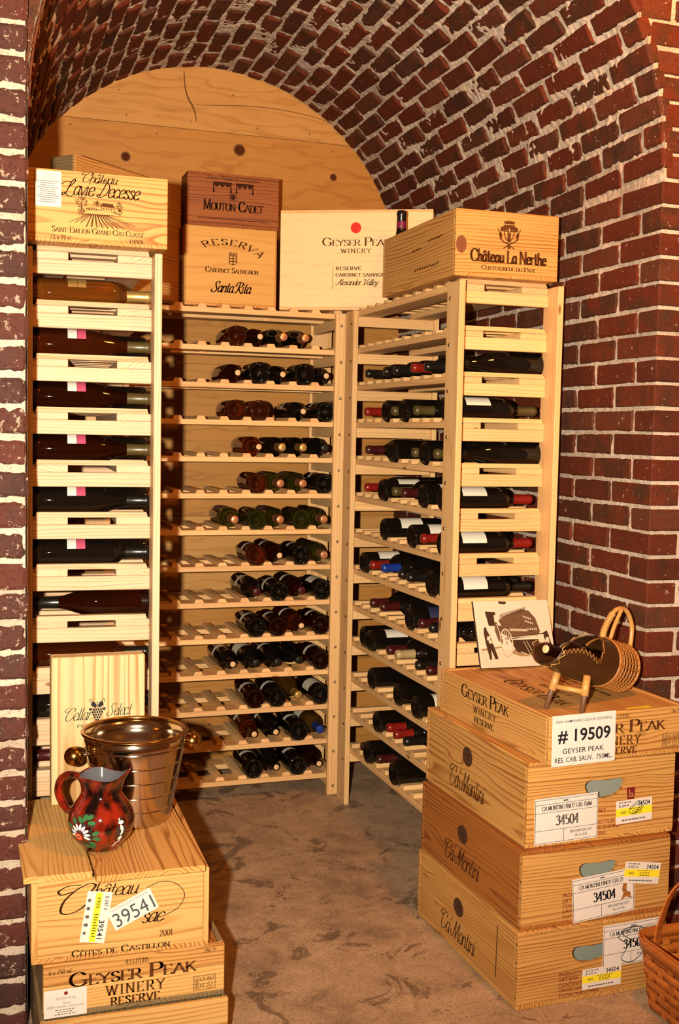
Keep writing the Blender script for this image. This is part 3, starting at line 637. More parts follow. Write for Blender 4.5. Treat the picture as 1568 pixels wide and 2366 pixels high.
def rack(label, loc, rz, n, mt=M_RACK):
    t = thing('wine_rack', label, 'wine rack', loc, (0, 0, rz), 'pine slatted wine racks')
    H = ZR + .02
    for x in (.0445, RL-.0445):
        for y in (.0095, RD-.0095):
            obj('post', plank_mesh(H, .089, .019, mt), t, (x, y, H/2), basis((0, 0, 1), (1, 0, 0), (0, 1, 0)))
    for s in range(n):
        z = ZR - s*PT
        for y in (.019+.0445, RD-.019-.0445): obj('shelf_board', plank_mesh(RL-.12, .088, .019, mt), t, (RL/2, y, z+.0095))
        for x in (.0695, RL-.0695): obj('cross_rail', plank_mesh(.2995, .019, .037, mt), t, (x, RD/2, z-.0187), (0, 0, PI/2))
        for x in SLX: obj('slat', slat_mesh(mt), t, (x, RD/2, z+.019), (0, 0, PI/2))
        for x in (.0665, RL-.0665): obj('screw', screw_mesh(), t, (x, -.0001, z-.027), (PI/2, 0, 0))
    return t
rack('pine wine rack against the back wall, facing the aisle', (-.918, 0, 0), 0.0, 14)
rack('pine wine rack along the right brick wall, seen from its end', (.025, -.04, 0), -PI/2, 13)
rack('pine wine rack on the left, end on behind stacked crates', (-.8446, -1.1376, 0), R(86.99), 14, M_RACKL)
def rackm(which):
    return {'back': Matrix.Translation((-.918, 0, 0)), 'right': Matrix.Translation((.025, -.04, 0)) @ Matrix.Rotation(-PI/2, 4, 'Z'), 'left': Matrix.Translation((-.8446, -1.1376, 0)) @ Matrix.Rotation(R(86.99), 4, 'Z')}[which]
# ------------------------------------------------------------------ bottles
PROF = {
 'bordeaux': [(0, .026), (.012, .022), (.024, .008), (.0285, .0015), (.032, 0), (.0355, .002), (.0375, .007), (.0375, .05), (.0375, .12), (.0375, .186), (.0365, .198), (.033, .209), (.026, .219), (.019, .227), (.0155, .236), (.0145, .25), (.0138, .285), (.0138, .287), (.0152, .288), (.0152, .294), (.0138, .296), (.0132, .30), (.0105, .30), (.0105, .297), (0, .297)],
 'burgundy': [(0, .028), (.014, .023), (.028, .008), (.033, .0015), (.036, 0), (.039, .002), (.0405, .008), (.0405, .06), (.0405, .135), (.0395, .15), (.036, .168), (.030, .188), (.024, .206), (.0185, .224), (.0155, .24), (.0142, .262), (.0138, .285), (.0152, .287), (.0152, .294), (.0138, .296), (.0132, .30), (.0105, .30), (.0105, .297), (0, .297)],
}
RAD = {'bordeaux': .0375, 'burgundy': .0405}
KINDS = {'dark': (G_DARK, 'black'), 'damb': (G_DAMB, 'dark brown'), 'amb': (G_AMB, 'amber'), 'green': (G_GREEN, 'green'), 'olive': (G_OLIVE, 'olive yellow'), 'rose': (G_ROSE, 'clear amber')}
CAPS = {'cork': None, 'gold': M_GOLDCAP, 'copper': M_COPPER, 'red': M_REDCAP, 'maroon': M_MAROON, 'black': M_BLACKCAP, 'olive': M_OLIVECAP, 'blue': M_BLUECAP, 'tan': M_TANCAP}
def cget(key, fn):
    if key not in CACHE: CACHE[key] = fn()
    return CACHE[key]
def arcband(r_, y0, y1, a0, a1, mat, n=14, name='label'):
    vs, fs = [], []
    for i in range(n+1):
        a = a0 + (a1-a0)*i/n
        for y in (y0, y1): vs.append((r_*math.cos(a), y, r_*math.sin(a)))
    for i in range(n): fs.append((2*i, 2*i+1, 2*i+3, 2*i+2))
    return make_mesh(name, vs, fs, mat, True)
def glass_mesh(shape, g):
    d = [lathe_data(PROF[shape], 30, 'Y')]; rr = RAD[shape]-.0052
    for i in range(38):              # knurled ring under the base
        a = 2*PI*i/38; c = Vector((rr*math.cos(a), .0006, rr*math.sin(a))); q = .0013
        d.append(([c+Vector(v)*q for v in ((1, 0, 0), (-1, 0, 0), (0, 1, 0), (0, -1, 0), (0, 0, 1), (0, 0, -1))], [(0, 2, 4), (2, 1, 4), (1, 3, 4), (3, 0, 4), (2, 0, 5), (1, 2, 5), (3, 1, 5), (0, 3, 5)]))
    return make_mesh('glass', *joined(d), g, True)
BGROUP = {'back': 'wine bottles lying in the rear rack', 'right': 'wine bottles lying in the right rack', 'left': 'wine bottles lying in the left rack'}
def bottle(label, M4, shape, kind, cap, lab=None, group=None, roll=0.0):
    """local +Y runs from base to mouth; the origin lies on the axis at the base"""
    o = obj('wine_bottle', None); o.empty_display_size = .03; o.matrix_world = M4 @ Matrix.Rotation(roll, 4, 'Y'); tag(o, label, 'bottle', group)
    g = KINDS[kind][0]
    obj('glass', cget(('bot', shape, kind), lambda: glass_mesh(shape, g)), o)
    if cap == 'cork': obj('cork', cget('corkend', lambda: lathe('cork', [(.0104, .288), (.0104, .2995), (.0095, .3005), (0, .3005)], M_CORK, 16, 'Y')), o)
    else:
        hi = .0008
        cp = obj('capsule', cget(('cap', cap), lambda: lathe('capsule', [(.0160, .236), (.0153, .25), (.0147, .284), (.0160, .2865), (.0161, .2945), (.0147, .297), (.0142, .3015), (.0120, .3025), (0, .3022)], CAPS[cap], 22, 'Y')), o)
    if lab:
        mat, y0, y1, half_ = lab; r_ = RAD[shape]+.0005
        obj('label', cget(('lab', shape, mat.name, y0, y1, half_), lambda: arcband(r_, y0, y1, PI/2-half_, PI/2+half_, mat)), o)
    return o
ORD = ['first', 'second', 'third', 'fourth', 'fifth', 'sixth', 'seventh', 'eighth', 'ninth', 'tenth', 'eleventh', 'twelfth', 'thirteenth']
LW = (M_PAPERG, .055, .135, 1.25); LG = (M_PAPERG, .10, .125, 1.3); LN = None
LD = (plain('dull_wine_label', (0.10, 0.035, 0.025), .6), .05, .14, 1.3); LB = (plain('navy_label', (0.02, 0.02, 0.06), .5), .06, .13, 1.2)
def place(which, shelf, k, out, shape, kind, cap, lab, label, jit=True, dy=0.0):
    x = SLX[0] + .0863*(k+.5) if which != 'right' else RL - (.115 + .0863*k)
    z = ZR - shelf*PT + .0192 + RAD[shape]
    dx = random.uniform(-.002, .002) if jit else 0; y0 = .014 + (random.uniform(-.004, .008) if jit else 0) + dy
    tz = random.uniform(-.008, .008) if jit else 0
    if out == 'b': Lm = Matrix.Translation((x+dx, y0, z)) @ Matrix.Rotation(tz, 4, 'Z')
    else: Lm = Matrix.Translation((x+dx, y0+.302, z)) @ Matrix.Rotation(PI+tz, 4, 'Z')
    return bottle(label, rackm(which) @ Lm, shape, kind, cap, lab, BGROUP[which], random.uniform(-.5, .5) if jit else 0.0)
# rear rack, rows from the top: (slot, end facing out, shape, glass, cap, label)
b, n = 'b', 'n'; BO, BU = 'bordeaux', 'burgundy'
REAR = [
 [(5, b, BO, 'amb', 'cork', LN), (6, n, BO, 'damb', 'cork', LN), (7, n, BU, 'dark', 'copper', LN), (8, n, BU, 'dark', 'copper', LN)],
 [(5, n, BO, 'damb', 'cork', LD), (6, b, BU, 'dark', 'cork', LN), (7, n, BO, 'dark', 'cork', LN), (8, b, BU, 'dark', 'cork', LN), (9, n, BO, 'dark', 'cork', LN)],
 [(5, b, BO, 'amb', 'cork', LN), (6, b, BO, 'amb', 'cork', LN), (8, n, BO, 'dark', 'cork', LG), (9, b, BO, 'dark', 'cork', LG)],
 [(6, n, BO, 'amb', 'cork', LN), (7, n, BO, 'dark', 'gold', LN), (8, n, BO, 'dark', 'gold', LN), (9, n, BO, 'dark', 'black', LN)],
 [(6, b, BO, 'amb', 'cork', LN), (7, n, BO, 'green', 'copper', LD), (8, n, BO, 'green', 'copper', LD), (9, b, BO, 'dark', 'cork', LG)],
 [(5, n, BO, 'green', 'copper', LD), (6, b, BO, 'green', 'copper', LN), (7, n, BO, 'green', 'copper', LD), (8, b, BO, 'green', 'copper', LN), (9, n, BO, 'green', 'copper', LN)],
 [(6, b, BO, 'amb', 'cork', LG), (7, n, BO, 'damb', 'cork', LG), (8, b, BO, 'dark', 'cork', LG), (9, n, BO, 'green', 'copper', LN)],
 [(6, n, BO, 'dark', 'maroon', LG), (7, b, BO, 'dark', 'cork', LG), (8, n, BO, 'damb', 'maroon', LG), (9, b, BO, 'dark', 'cork', LW)],
 [(6, b, BO, 'dark', 'cork', LG), (7, b, BO, 'damb', 'cork', LG), (8, n, BO, 'amb', 'cork', LG), (9, b, BO, 'damb', 'cork', LG)],
 [(5, n, BO, 'dark', 'cork', LG), (6, n, BO, 'dark', 'black', LW), (7, n, BO, 'dark', 'black', LG), (8, n, BU, 'dark', 'black', LN), (9, b, BO, 'damb', 'cork', LG)],
 [(6, b, BO, 'damb', 'cork', LG), (7, b, BO, 'dark', 'cork', LG), (8, n, BU, 'olive', 'gold', LN), (9, b, BO, 'dark', 'cork', LW)],
 [(6, n, BO, 'amb', 'cork', LG), (7, n, BO, 'dark', 'cork', LG), (8, b, BO, 'dark', 'cork', LG), (9, n, BO, 'olive', 'blue', LW)],
 [(6, b, BO, 'dark', 'cork', LG), (7, n, BO, 'dark', 'cork', LN), (8, b, BO, 'dark', 'cork', LG), (9, n, BO, 'damb', 'cork', LN)],
]
CAPN = {'cork': 'cork', 'gold': 'gold cap', 'copper': 'copper cap', 'red': 'red capsule', 'maroon': 'maroon capsule', 'black': 'black capsule', 'olive': 'olive capsule', 'blue': 'blue capsule', 'tan': 'tan capsule'}
for r_, row in enumerate(REAR):
    for i, (k, out, sh, kd, cp, lb) in enumerate(row):
        e = 'base' if out == b else CAPN[cp]
        place('back', r_+1, k, out, sh, kd, cp, lb, f'{KINDS[kd][1]} bottle, {e} outward, {ORD[i]} from left, {ORD[r_]} bottle row of rear rack')
# right rack by shelf: slot 0 is the near end, seen through the end of the rack
RIGHT = {
 2: [(8, n, BO, 'dark', 'black', LN), (6, n, BO, 'dark', 'black', LN), (5, n, BO, 'dark', 'black', LN), (3, n, BO, 'dark', 'red', LN), (2, n, BO, 'dark', 'black', LN), (0, n, BU, 'dark', 'black', LN)],
 3: [(8, n, BO, 'dark', 'red', LN), (6, b, BO, 'dark', 'black', LN), (5, n, BO, 'dark', 'olive', LN), (4, b, BO, 'dark', 'black', LN), (3, n, BO, 'dark', 'olive', LN), (0, b, BO, 'dark', 'olive', LW)],
 4: [(8, n, BO, 'dark', 'maroon', LN), (5, b, BO, 'dark', 'black', LN), (3, n, BO, 'dark', 'olive', LN), (2, b, BO, 'dark', 'black', LN), (1, n, BO, 'dark', 'olive', LN), (0, n, BU, 'dark', 'black', LN)],
 5: [(8, n, BO, 'dark', 'red', LN), (6, b, BO, 'dark', 'red', LW), (5, n, BO, 'dark', 'olive', LN), (4, n, BO, 'dark', 'maroon', LN), (2, b, BO, 'dark', 'red', LW), (0, b, BO, 'dark', 'red', LW)],
 6: [(6, b, BO, 'dark', 'red', LW), (3, b, BO, 'dark', 'black', LW), (2, n, BO, 'dark', 'red', LN), (0, b, BO, 'dark', 'red', LW)],
 7: [(8, b, BO, 'dark', 'red', LW), (7, n, BO, 'dark', 'red', LN), (6, n, BO, 'dark', 'blue', LN), (4, n, BO, 'dark', 'black', LW), (3, n, BO, 'dark', 'black', LN), (1, b, BU, 'dark', 'black', LN), (0, b, BO, 'dark', 'black', LW)],
 8: [(7, n, BO, 'dark', 'maroon', LN), (6, n, BO, 'dark', 'maroon', LN), (3, b, BO, 'dark', 'black', LB), (2, n, BO, 'dark', 'maroon', LN), (1, n, BO, 'dark', 'black', LB), (0, n, BO, 'dark', 'black', LN)],
 9: [(8, b, BO, 'dark', 'red', LN), (7, b, BO, 'dark', 'red', LW), (5, n, BO, 'dark', 'maroon', LN), (4, n, BO, 'dark', 'tan', LN), (2, n, BO, 'dark', 'black', LN), (1, n, BO, 'dark', 'maroon', LN), (0, n, BO, 'dark', 'black', LN)],
 10: [(7, b, BO, 'dark', 'red', LN), (4, b, BO, 'dark', 'red', LN), (2, b, BO, 'dark', 'red', LW)],
 11: [(6, b, BO, 'dark', 'red', LN), (5, n, BO, 'dark', 'red', LW), (4, n, BO, 'dark', 'red', LN), (3, n, BO, 'dark', 'black', LN)],
 12: [(8, n, BO, 'dark', 'maroon', LN), (7, b, BU, 'dark', 'red', LN), (6, n, BO, 'dark', 'maroon', LN), (4, b, BU, 'dark', 'red', LN)],
}
for s, row in RIGHT.items():
    for i, (k, out, sh, kd, cp, lb) in enumerate(row):
        e = 'base' if out == b else CAPN[cp]
        if k == 0: lab = f'black bottle at the near end of {ORD[s-2]} bottle row, right rack' + (', ' + CAPN[cp] + ' toward wall' if out == b else ', base toward wall')
        else: lab = f'black bottle, {e} toward aisle, {ORD[i]} from left, {ORD[s-2]} bottle row of right rack'
        place('right', s, k, out, sh, kd, cp, lb, lab)
# left rack: nearest slot of every shelf, and the bottles seen behind them
FLOWER = plain('pink_flower_print', (0.42, 0.06, 0.12), .5)
LEFT = [(1, n, BO, 'rose', 'gold', 0), (2, n, BU, 'amb', 'olive', 1), (3, n, BU, 'damb', 'olive', 1), (4, n, BU, 'damb', 'olive', 1), (5, n, BU, 'dark', 'black', 1), (6, n, BO, 'dark', 'black', 1), (7, b, BU, 'damb', 'black', 0), (8, n, BO, 'amb', 'black', 0), (9, n, BO, 'dark', 'black', 0), (10, b, BO, 'dark', 'maroon', 0)]
for s, out, sh, kd, cp, lb in LEFT:
    o = place('left', s, 0, out, sh, kd, cp, None, f'{KINDS[kd][1]} bottle in {ORD[s-1]} opening from the top of the left rack end', jit=False, dy=.0)
    o.matrix_world = o.matrix_world @ Matrix.Rotation(0, 4, 'Y')
    if lb or s == 1:
        q = obj('label', cget(('flab', sh, s == 1), lambda: arcband(RAD[sh]+.0006, .085, .108, .35, 1.35, M_PAPER if s > 1 else M_GOLDCAP, 8)), o, rot=(0, 0.0, 0))
        p = obj('label_print', cget(('fprint', sh, s == 1), lambda: arcband(RAD[sh]+.0007, .109, .131, .35, 1.35, FLOWER if s > 1 else M_GOLDCAP, 8)), o)
        for w_ in (q, p): w_.rotation_euler = (0, 0, 0)
for s in (2, 3, 4, 5, 6):
    place('left', s, 1, 'b', BO, 'dark', 'black', None, f'black bottle, base toward aisle, behind the front bottle in {ORD[s-1]} opening of left rack')
# bottle standing on top of the right rack between two crates
sb = bottle('dark bottle standing behind the crate with a shield crest', Matrix.Translation((.150, -.26, ZR+.0325)) @ Matrix.Rotation(PI/2, 4, 'X') @ Matrix.Scale(1.09, 4), BU, 'dark', 'black', None)

obj('neck_band', lathe('neck_band', [(.0156, .246), (.0158, .247), (.0154, .266), (.0152, .267)], plain('purple_foil', (.16, .012, .05), .35), 20, 'Y'), sb)
# ------------------------------------------------------------------ crates
class Crate:
    def __init__(s, name, label, w, d, h_, loc, rz=0.0, front=M_CRATE, side=None, lid=None, t=.012, lidmat=None, bottom=None, cat='crate', group=None, boards=None, hole=None):
        s.w, s.d, s.h = w, d, h_; side = side or front
        s.o = thing(name, label, cat, loc, (0, 0, rz), group)
        tb = .011; hb = h_ - tb; zb = tb + hb/2; tt = .009 if lid == 'flush' else 0.0
        zb, hb = tb + (hb-tt)/2, hb - tt
        if hole: s.front_with_hole(w, hb, t, front, hole, -d/2+t/2, tb)
        elif boards:
            z = h_ - tt
            for frac, mt in boards:
                bh = hb*frac; obj('front_board', plank_mesh(w, t, bh-.0004, mt), s.o, (0, -d/2+t/2, z-bh/2)); z -= bh
        else: obj('front_panel', plank_mesh(w, t, hb, front), s.o, (0, -d/2+t/2, zb))
        obj('back_panel', plank_mesh(w, t, hb, side), s.o, (0, d/2-t/2, zb))
        for q in (-1, 1): obj('side_panel', plank_mesh(d-2*t, t, hb, side), s.o, (q*(w/2-t/2), 0, zb), (0, 0, PI/2))
        obj('bottom_panel', plank_mesh(d, w, tb, bottom or side), s.o, (0, 0, tb/2), (0, 0, PI/2))
        if lid == 'flush': obj('lid', plank_mesh(d, w, tt, lidmat or side), s.o, (0, 0, h_-tt/2), (0, 0, PI/2))
        elif lid == 'recess': obj('lid', plank_mesh(d-2*t, w-2*t, .006, lidmat or side), s.o, (0, 0, h_-.007), (0, 0, PI/2))
    def front_with_hole(s, w, hb, t, mat, hole, y, tb):
        """panel with a bean-shaped hand hole: hole = (cx, cz, width, height) as fractions of the face from top left"""
        cx, cz, hw, hh = (hole[0]-.5)*w, (1-hole[1])*s.h - tb - hb/2, hole[2]*w/2, hole[3]*s.h/2
        n = 32; inn = []
        for i in range(n):
            a = 2*PI*i/n; x = math.copysign(abs(math.cos(a))**.55, math.cos(a))*hw; z = math.sin(a)*hh*.9
            inn.append((cx+x, cz+z + hh*.45*((x/hw)**2) - hh*.2))
        out = []
        for i in range(n):
            a = 2*PI*i/n; c, q = math.cos(a), math.sin(a); k = 1/max(abs(c), abs(q)); out.append((c*k*w/2, q*k*hb/2))
        vs = [(x, yy, z) for yy in (-t/2, t/2) for ring in (out, inn) for x, z in ring]; fs = []
        for i in range(n):
            j = (i+1) % n
            fs += [(i, j, n+j, n+i), (2*n+j, 2*n+i, 3*n+i, 3*n+j), (n+i, n+j, 3*n+j, 3*n+i), (j, i, 2*n+i, 2*n+j)]
        obj('front_panel', make_mesh('front_panel', vs, fs, mat), s.o, (0, y, tb+hb/2))
        obj('foam_insert', plank_mesh(w-.05, .004, hb*.8, M_HOLE), s.o, (0, y+t/2+.03, tb+hb/2))
    def frame(s, face, fx, fy, eps=.0006):
        """local point and rotation of a spot on a face; fx from the left, fy from the top"""
        if face == 'front': return Vector(((fx-.5)*s.w, -s.d/2-eps, (1-fy)*s.h)), Euler((PI/2, 0, 0)), s.w, s.h
        if face == 'left': return Vector((-s.w/2-eps, (.5-fx)*s.d, (1-fy)*s.h)), Euler((PI/2, 0, -PI/2)), s.d, s.h
        if face == 'top': return Vector(((.5-fy)*s.w, (.5-fx)*s.d, s.h-.004+eps)), Euler((0, 0, -PI/2)), s.d, s.w
    def put(s, me, face, name='lettering', eps=.0006):
        p, r_, W, H = s.frame(face, 0, 1, eps); return obj(name, me, s.o, p, r_)
    def size(s, face): return (s.w, s.h) if face == 'front' else ((s.d, s.h) if face == 'left' else (s.d, s.w))
    def box(s, face, x0, x1, y0, y1): W, H = s.size(face); return (x0*W, x1*W, (1-y1)*H, (1-y0)*H)
    def pen(s, face, txt, x0, x1, y0, y1, style='caps', weight=.08, mat=None, arc=None, rot=0.0, track=.06, small=.74):
        p = Pen().text(txt, style, weight, arc=arc, track=track, small=small, x0=(-.35*len(txt) if arc else 0))
        return s.put(p.mesh('lettering', mat or M_INK, s.box(face, x0, x1, y0, y1), rot), face)
    def sans(s, face, txt, x0, x1, y0, y1, mat=None, bold=0.0): return s.put(sans(txt, mat or M_INK, s.box(face, x0, x1, y0, y1), bold), face)
    def art(s, face, pen, x0, x1, y0, y1, mat=None, name='emblem', rot=0.0): return s.put(pen.mesh(name, mat or M_INK, s.box(face, x0, x1, y0, y1), rot), face, name)
    def sticker(s, face, x0, x1, y0, y1, rot=0.0, mat=M_PAPER, eps=.0012):
        W, H = s.size(face); p, r_, _, _ = s.frame(face, (x0+x1)/2, (y0+y1)/2, eps); w, h_ = (x1-x0)*W, (y1-y0)*H
        o = obj('sticker', plank_mesh(w, h_, .0006, mat, .0001), s.o, p, r_.to_matrix() @ Euler((0, 0, rot)).to_matrix())
        return Stick(o, w, h_)
class Stick:
    def __init__(s, o, w, h_): s.o, s.w, s.h = o, w, h_
    def bx(s, x0, x1, y0, y1): return ((x0-.5)*s.w, (x1-.5)*s.w, (.5-y1)*s.h, (.5-y0)*s.h)
    def sans(s, t, x0, x1, y0, y1, mat=M_BLACK, bold=0.0, z=.0006): obj('lettering', sans(t, mat, s.bx(x0, x1, y0, y1), bold), s.o, (0, 0, z))
    def vsans(s, t, x0, x1, y0, y1, mat=M_BLACK, bold=0.0, z=.0008):
        """lettering turned to read downwards"""
        a = s.bx(x0, x1, y0, y1); o = obj('lettering', sans(t, mat, (a[2], a[3], a[0], a[1]), bold), s.o, (0, 0, z), (0, 0, -PI/2))
        o.location = (0, a[2]+a[3], z)
    def pen(s, t, x0, x1, y0, y1, style='caps', weight=.085, mat=M_BLACK): obj('lettering', Pen().text(t, style, weight).mesh('lettering', mat, s.bx(x0, x1, y0, y1)), s.o, (0, 0, .0006))
    def lines(s, segs, wd=.0006, mat=M_BLACK, z=.0005):
        p = Pen()
        for x0, y0, x1, y1 in segs: p.stroke([((x0-.5)*s.w, (.5-y0)*s.h), ((x1-.5)*s.w, (.5-y1)*s.h)], wd)
        obj('ruled_lines', p.mesh('ruled_lines', mat), s.o, (0, 0, z))
    def band(s, x0, x1, y0, y1, mat=M_YELLOW):
        a = s.bx(x0, x1, y0, y1); p = Pen(); p.poly([(a[0], a[2]), (a[1], a[2]), (a[1], a[3]), (a[0], a[3])]); obj('colour_band', p.mesh('colour_band', mat), s.o, (0, 0, .0004))
    def scrawl(s, pts, wd=.001):
        p = Pen(); p.stroke([((x-.5)*s.w, (.5-y)*s.h) for x, y in smoothline(pts, 6)], wd); obj('pen_scrawl', p.mesh('pen_scrawl', M_BLACK), s.o, (0, 0, .0009))
    def tinytext(s, x0, x1, y0, y1, rows, mat=M_GREYINK, seed=1):
        """rows of print too small to read"""
        rg = random.Random(seed); p = Pen()
        for i in range(rows):
            y = y0 + (y1-y0)*(i+.5)/rows; hh = (y1-y0)/rows*.22*s.h; x = x0; ind = rg.uniform(0, .2)*(x1-x0); x += ind
            while x < x1-ind:
                w_ = rg.uniform(.02, .07); w_ = min(w_, x1-ind-x)
                if w_ > .012: p.stroke([((x-.5)*s.w, (.5-y)*s.h), ((x+w_-.5)*s.w, (.5-y)*s.h)], hh*.5, hh)
                x += w_ + .03
        if p.vs: obj('small_print', p.mesh('small_print', mat), s.o, (0, 0, .0006))

ZT = ZR + .0325          # top of the slats on the racks
def at(u0, v0, w, d, rz=0.0):
    """centre of a crate whose front left corner is (u0, v0)"""
    c, q = math.cos(rz), math.sin(rz); return (u0 + w/2*c - d/2*q, v0 + w/2*q + d/2*c)
# crate on top of the left rack (drawn vineyard) --------------------------------
x, y = at(-1.1765, -1.132, .345, .50)
A = Crate('wooden_wine_crate', 'pale crate with vineyard drawing and script name on top of left rack', .345, .50, .176, (x, y, ZT), 0, front=M_CRATE)
A.pen('front', 'Château', .38, .64, .0, .145, 'script', .085)
A.pen('front', 'Lavie Decesse', .22, .80, .10, .36, 'script', .085)
A.pen('front', 'Saint-Emilion Grand Cru Classé', .17, .83, .775, .86, 'caps', .085)
A.sans('front', '12 x 75 cl', .165, .30, .90, .965)
A.sans('front', '1999', .725, .82, .895, .957)
p = Pen(); rg = random.Random(3)
def tree(p, cx, cy, rx, ry, n):
    for _ in range(n):
        a, q = rg.uniform(0, 2*PI), math.sqrt(rg.random()); p.disc(cx+rx*q*math.cos(a), cy+ry*q*math.sin(a), rg.uniform(.006, .017), rg.uniform(.005, .012), 7, rg.uniform(0, 3))
tree(p, .12, .80, .11, .17, 120); tree(p, .13, .50, .07, .12, 60); p.stroke([(.12, .45), (.125, .75)], .008)
tree(p, .40, .78, .06, .09, 55); tree(p, .80, .72, .06, .15, 75); tree(p, .78, .55, .08, .08, 40); tree(p, .3, .60, .10, .04, 30)
for a, b_ in (((.48, .70), (.48, .58)), ((.70, .70), (.70, .52)), ((.48, .58), (.72, .52)), ((.22, .62), (.48, .60)), ((.22, .62), (.22, .54))): p.stroke([a, b_], .005)
p.poly([(.45, .70), (.72, .68), (.68, .80), (.50, .82)])
for i in range(4): p.stroke([(.52+.045*i, .66-.003*i), (.52+.045*i, .60-.003*i)], .008)
for i in range(7): p.stroke([(.27+.03*i, .585), (.27+.03*i, .555)], .006)
for i in range(13):
    t_ = i/12; p.stroke([(.20+.50*t_, .44), (.22+.36*t_, .42), (-.08+1.16*t_, .02 if 2 < i < 11 else .14)], .011, .006)
    p.stroke([(.22+.48*t_, .42), (.02+.98*t_ + .02, .05 if 2 < i < 11 else .2)], .004, .003)
A.art('front', p, .29, .765, .345, .765, M_INKS, 'vineyard_drawing')
st = A.sticker('front', .052, .235, .03, .52, 0, M_PAPERG); st.pen('Château', .3, .7, .06, .12, 'script', .06, M_GREYINK); st.pen('Lavie Decesse', .2, .8, .14, .22, 'script', .06, M_GREYINK); st.tinytext(.08, .92, .26, .9, 11)
# tall crate on edge across the rack corner ------------------------------------------
x, y = at(-.975, -.222, .565, .108, R(42))
Bc = Crate('wooden_wine_crate', 'tall crate standing on edge behind the vineyard crate', .565, .108, .428, (x, y, ZT), R(42), front=M_CRATE, side=M_GREYW)
Bc.pen('front', 'GIO', .46, .66, .62, .72, 'serif', .1, M_WINEINK)
for i in range(4): obj('nail', nail_mesh(), Bc.o, (.26, -.0545, .08+.1*i), (PI/2, 0, 0))
# crest crate with an arched word ----------------------------------------------------
D = Crate('wooden_wine_crate', 'golden plywood crate with arched word and small crest on rear rack', .348, .175, .290, (-.380, .1875, ZT), 0, front=M_PLYG, side=M_CRATE)
for q in (-1, 1): obj('front_trim', plank_mesh(.288, .008, .004, M_CRATE), D.o, (q*.170, -.0890, .147), basis((0, 0, 1), (0, 1, 0), (-1, 0, 0)))
D.pen('front', 'RESERVA', .16, .86, .15, .37, 'serif', .10, M_INKS, arc=4.6, track=.25)
p = Pen(); p.poly([(0, 0), (.5, -.18), (1, 0), (1, .85), (0, .85)]);
for i in range(5): p.poly([(.2*i, .9), (.2*i+.2, .9), (.2*i+.1, 1.25)])
cr_ = D.art('front', p, .475, .565, .30, .475, M_INKS, 'crest')
p2 = Pen()
for i in range(3):
    for j in range(2): p2.poly([(.12+.45*j, .1+.28*i), (.45+.45*j, .1+.28*i), (.45+.45*j, .28+.28*i), (.12+.45*j, .28+.28*i)])
D.put(p2.mesh('crest_quarters', M_PLYG, D.box('front', .485, .555, .36, .455)), 'front', 'crest_quarters', .0009)
D.pen('front', 'Cabernet Sauvignon', .22, .80, .505, .575, 'caps', .11, M_INKS)
D.pen('front', 'Santa Rita', .28, .73, .68, .83, 'script', .14, M_INKS)
# dark reddish crate on top of it -----------------------------------------------------
C = Crate('wooden_wine_crate', 'dark reddish crate with drapery emblem atop the crest crate', .345, .118, .192, (-.3735, .159, ZT+.2905), 0, front=M_MOUTON, lid='flush')
C.pen('front', 'Baron Philippe de Rothschild', .2, .79, .04, .15, 'script', .07)
for a, b_ in ((.27, .48), (.52, .72)):
    p = Pen(); p.stroke([(0, 1), (2, 1)], .05, .07)
    for k in range(3): p.poly([(.1+.6*k, .95), (.7+.6*k, .95)] + [(.4+.6*k + .3*math.cos(t_), .95-.55*math.sin(t_)) for t_ in np.linspace(0, PI, 8)])
    for q in (.05, 1.95): p.stroke([(q, .95), (q, -.1)], .07, .05); p.disc(q, -.15, .12, .16)
    C.art('front', p, a, b_, .16, .36, M_INK, 'drapery_emblem')
p = Pen(); p.disc(0, 0, .5)
for i in range(16): a = 2*PI*i/16; p.stroke([(math.cos(a)*.45, math.sin(a)*.45), (math.cos(a), math.sin(a))], .06)
C.art('front', p, .44, .54, .34, .52, M_INK, 'sunburst_emblem')
C.pen('front', 'Mouton-Cadet', .17, .83, .50, .70, 'caps', .12)
p = Pen()
for i in range(30): p.stroke([(i, rg.uniform(-.2, .2)), (i+.6, rg.uniform(-.2, .2))], .12, .3)
C.art('front', p, .12, .88, .84, .87, M_INK, 'small_print')
# large pale plywood case ----------------------------------------------------------------
ang = math.atan2(-.265, .52)
x, y = at(-.190, .112, .572, .13, ang)
E_ = Crate('wooden_wine_crate', 'large pale plywood case with red dot across the rack corner', .572, .13, .370, (x, y, ZT), ang, front=M_PLY, side=M_RACK, lid='flush', lidmat=M_RACK)
p = Pen(); p.disc(0, 0, 1, n=28); E_.art('front', p, .466, .534, .125, .235, M_REDINK, 'red_dot')
E_.pen('front', 'Geyser Peak', .28, .73, .275, .36, 'caps', .085, M_INKS)
E_.pen('front', 'WINERY', .40, .605, .385, .43, 'serif', .085, M_INKS, track=.3)
E_.pen('front', 'RESERVE', .372, .54, .565, .6, 'serif', .13, M_INKS, track=.25)
E_.pen('front', 'CABERNET SAUVIGNON', .372, .74, .63, .665, 'serif', .13, M_INKS, track=.2)
E_.pen('front', 'Alexander Valley', .372, .66, .685, .77, 'script', .11, M_INKS)
p = Pen(); p.stroke([(0, 0), (0, 1)], .008); E_.put(p.mesh('rule_line', M_INKS, E_.box('front', .352, .3545, .565, .79)), 'front', 'rule_line')
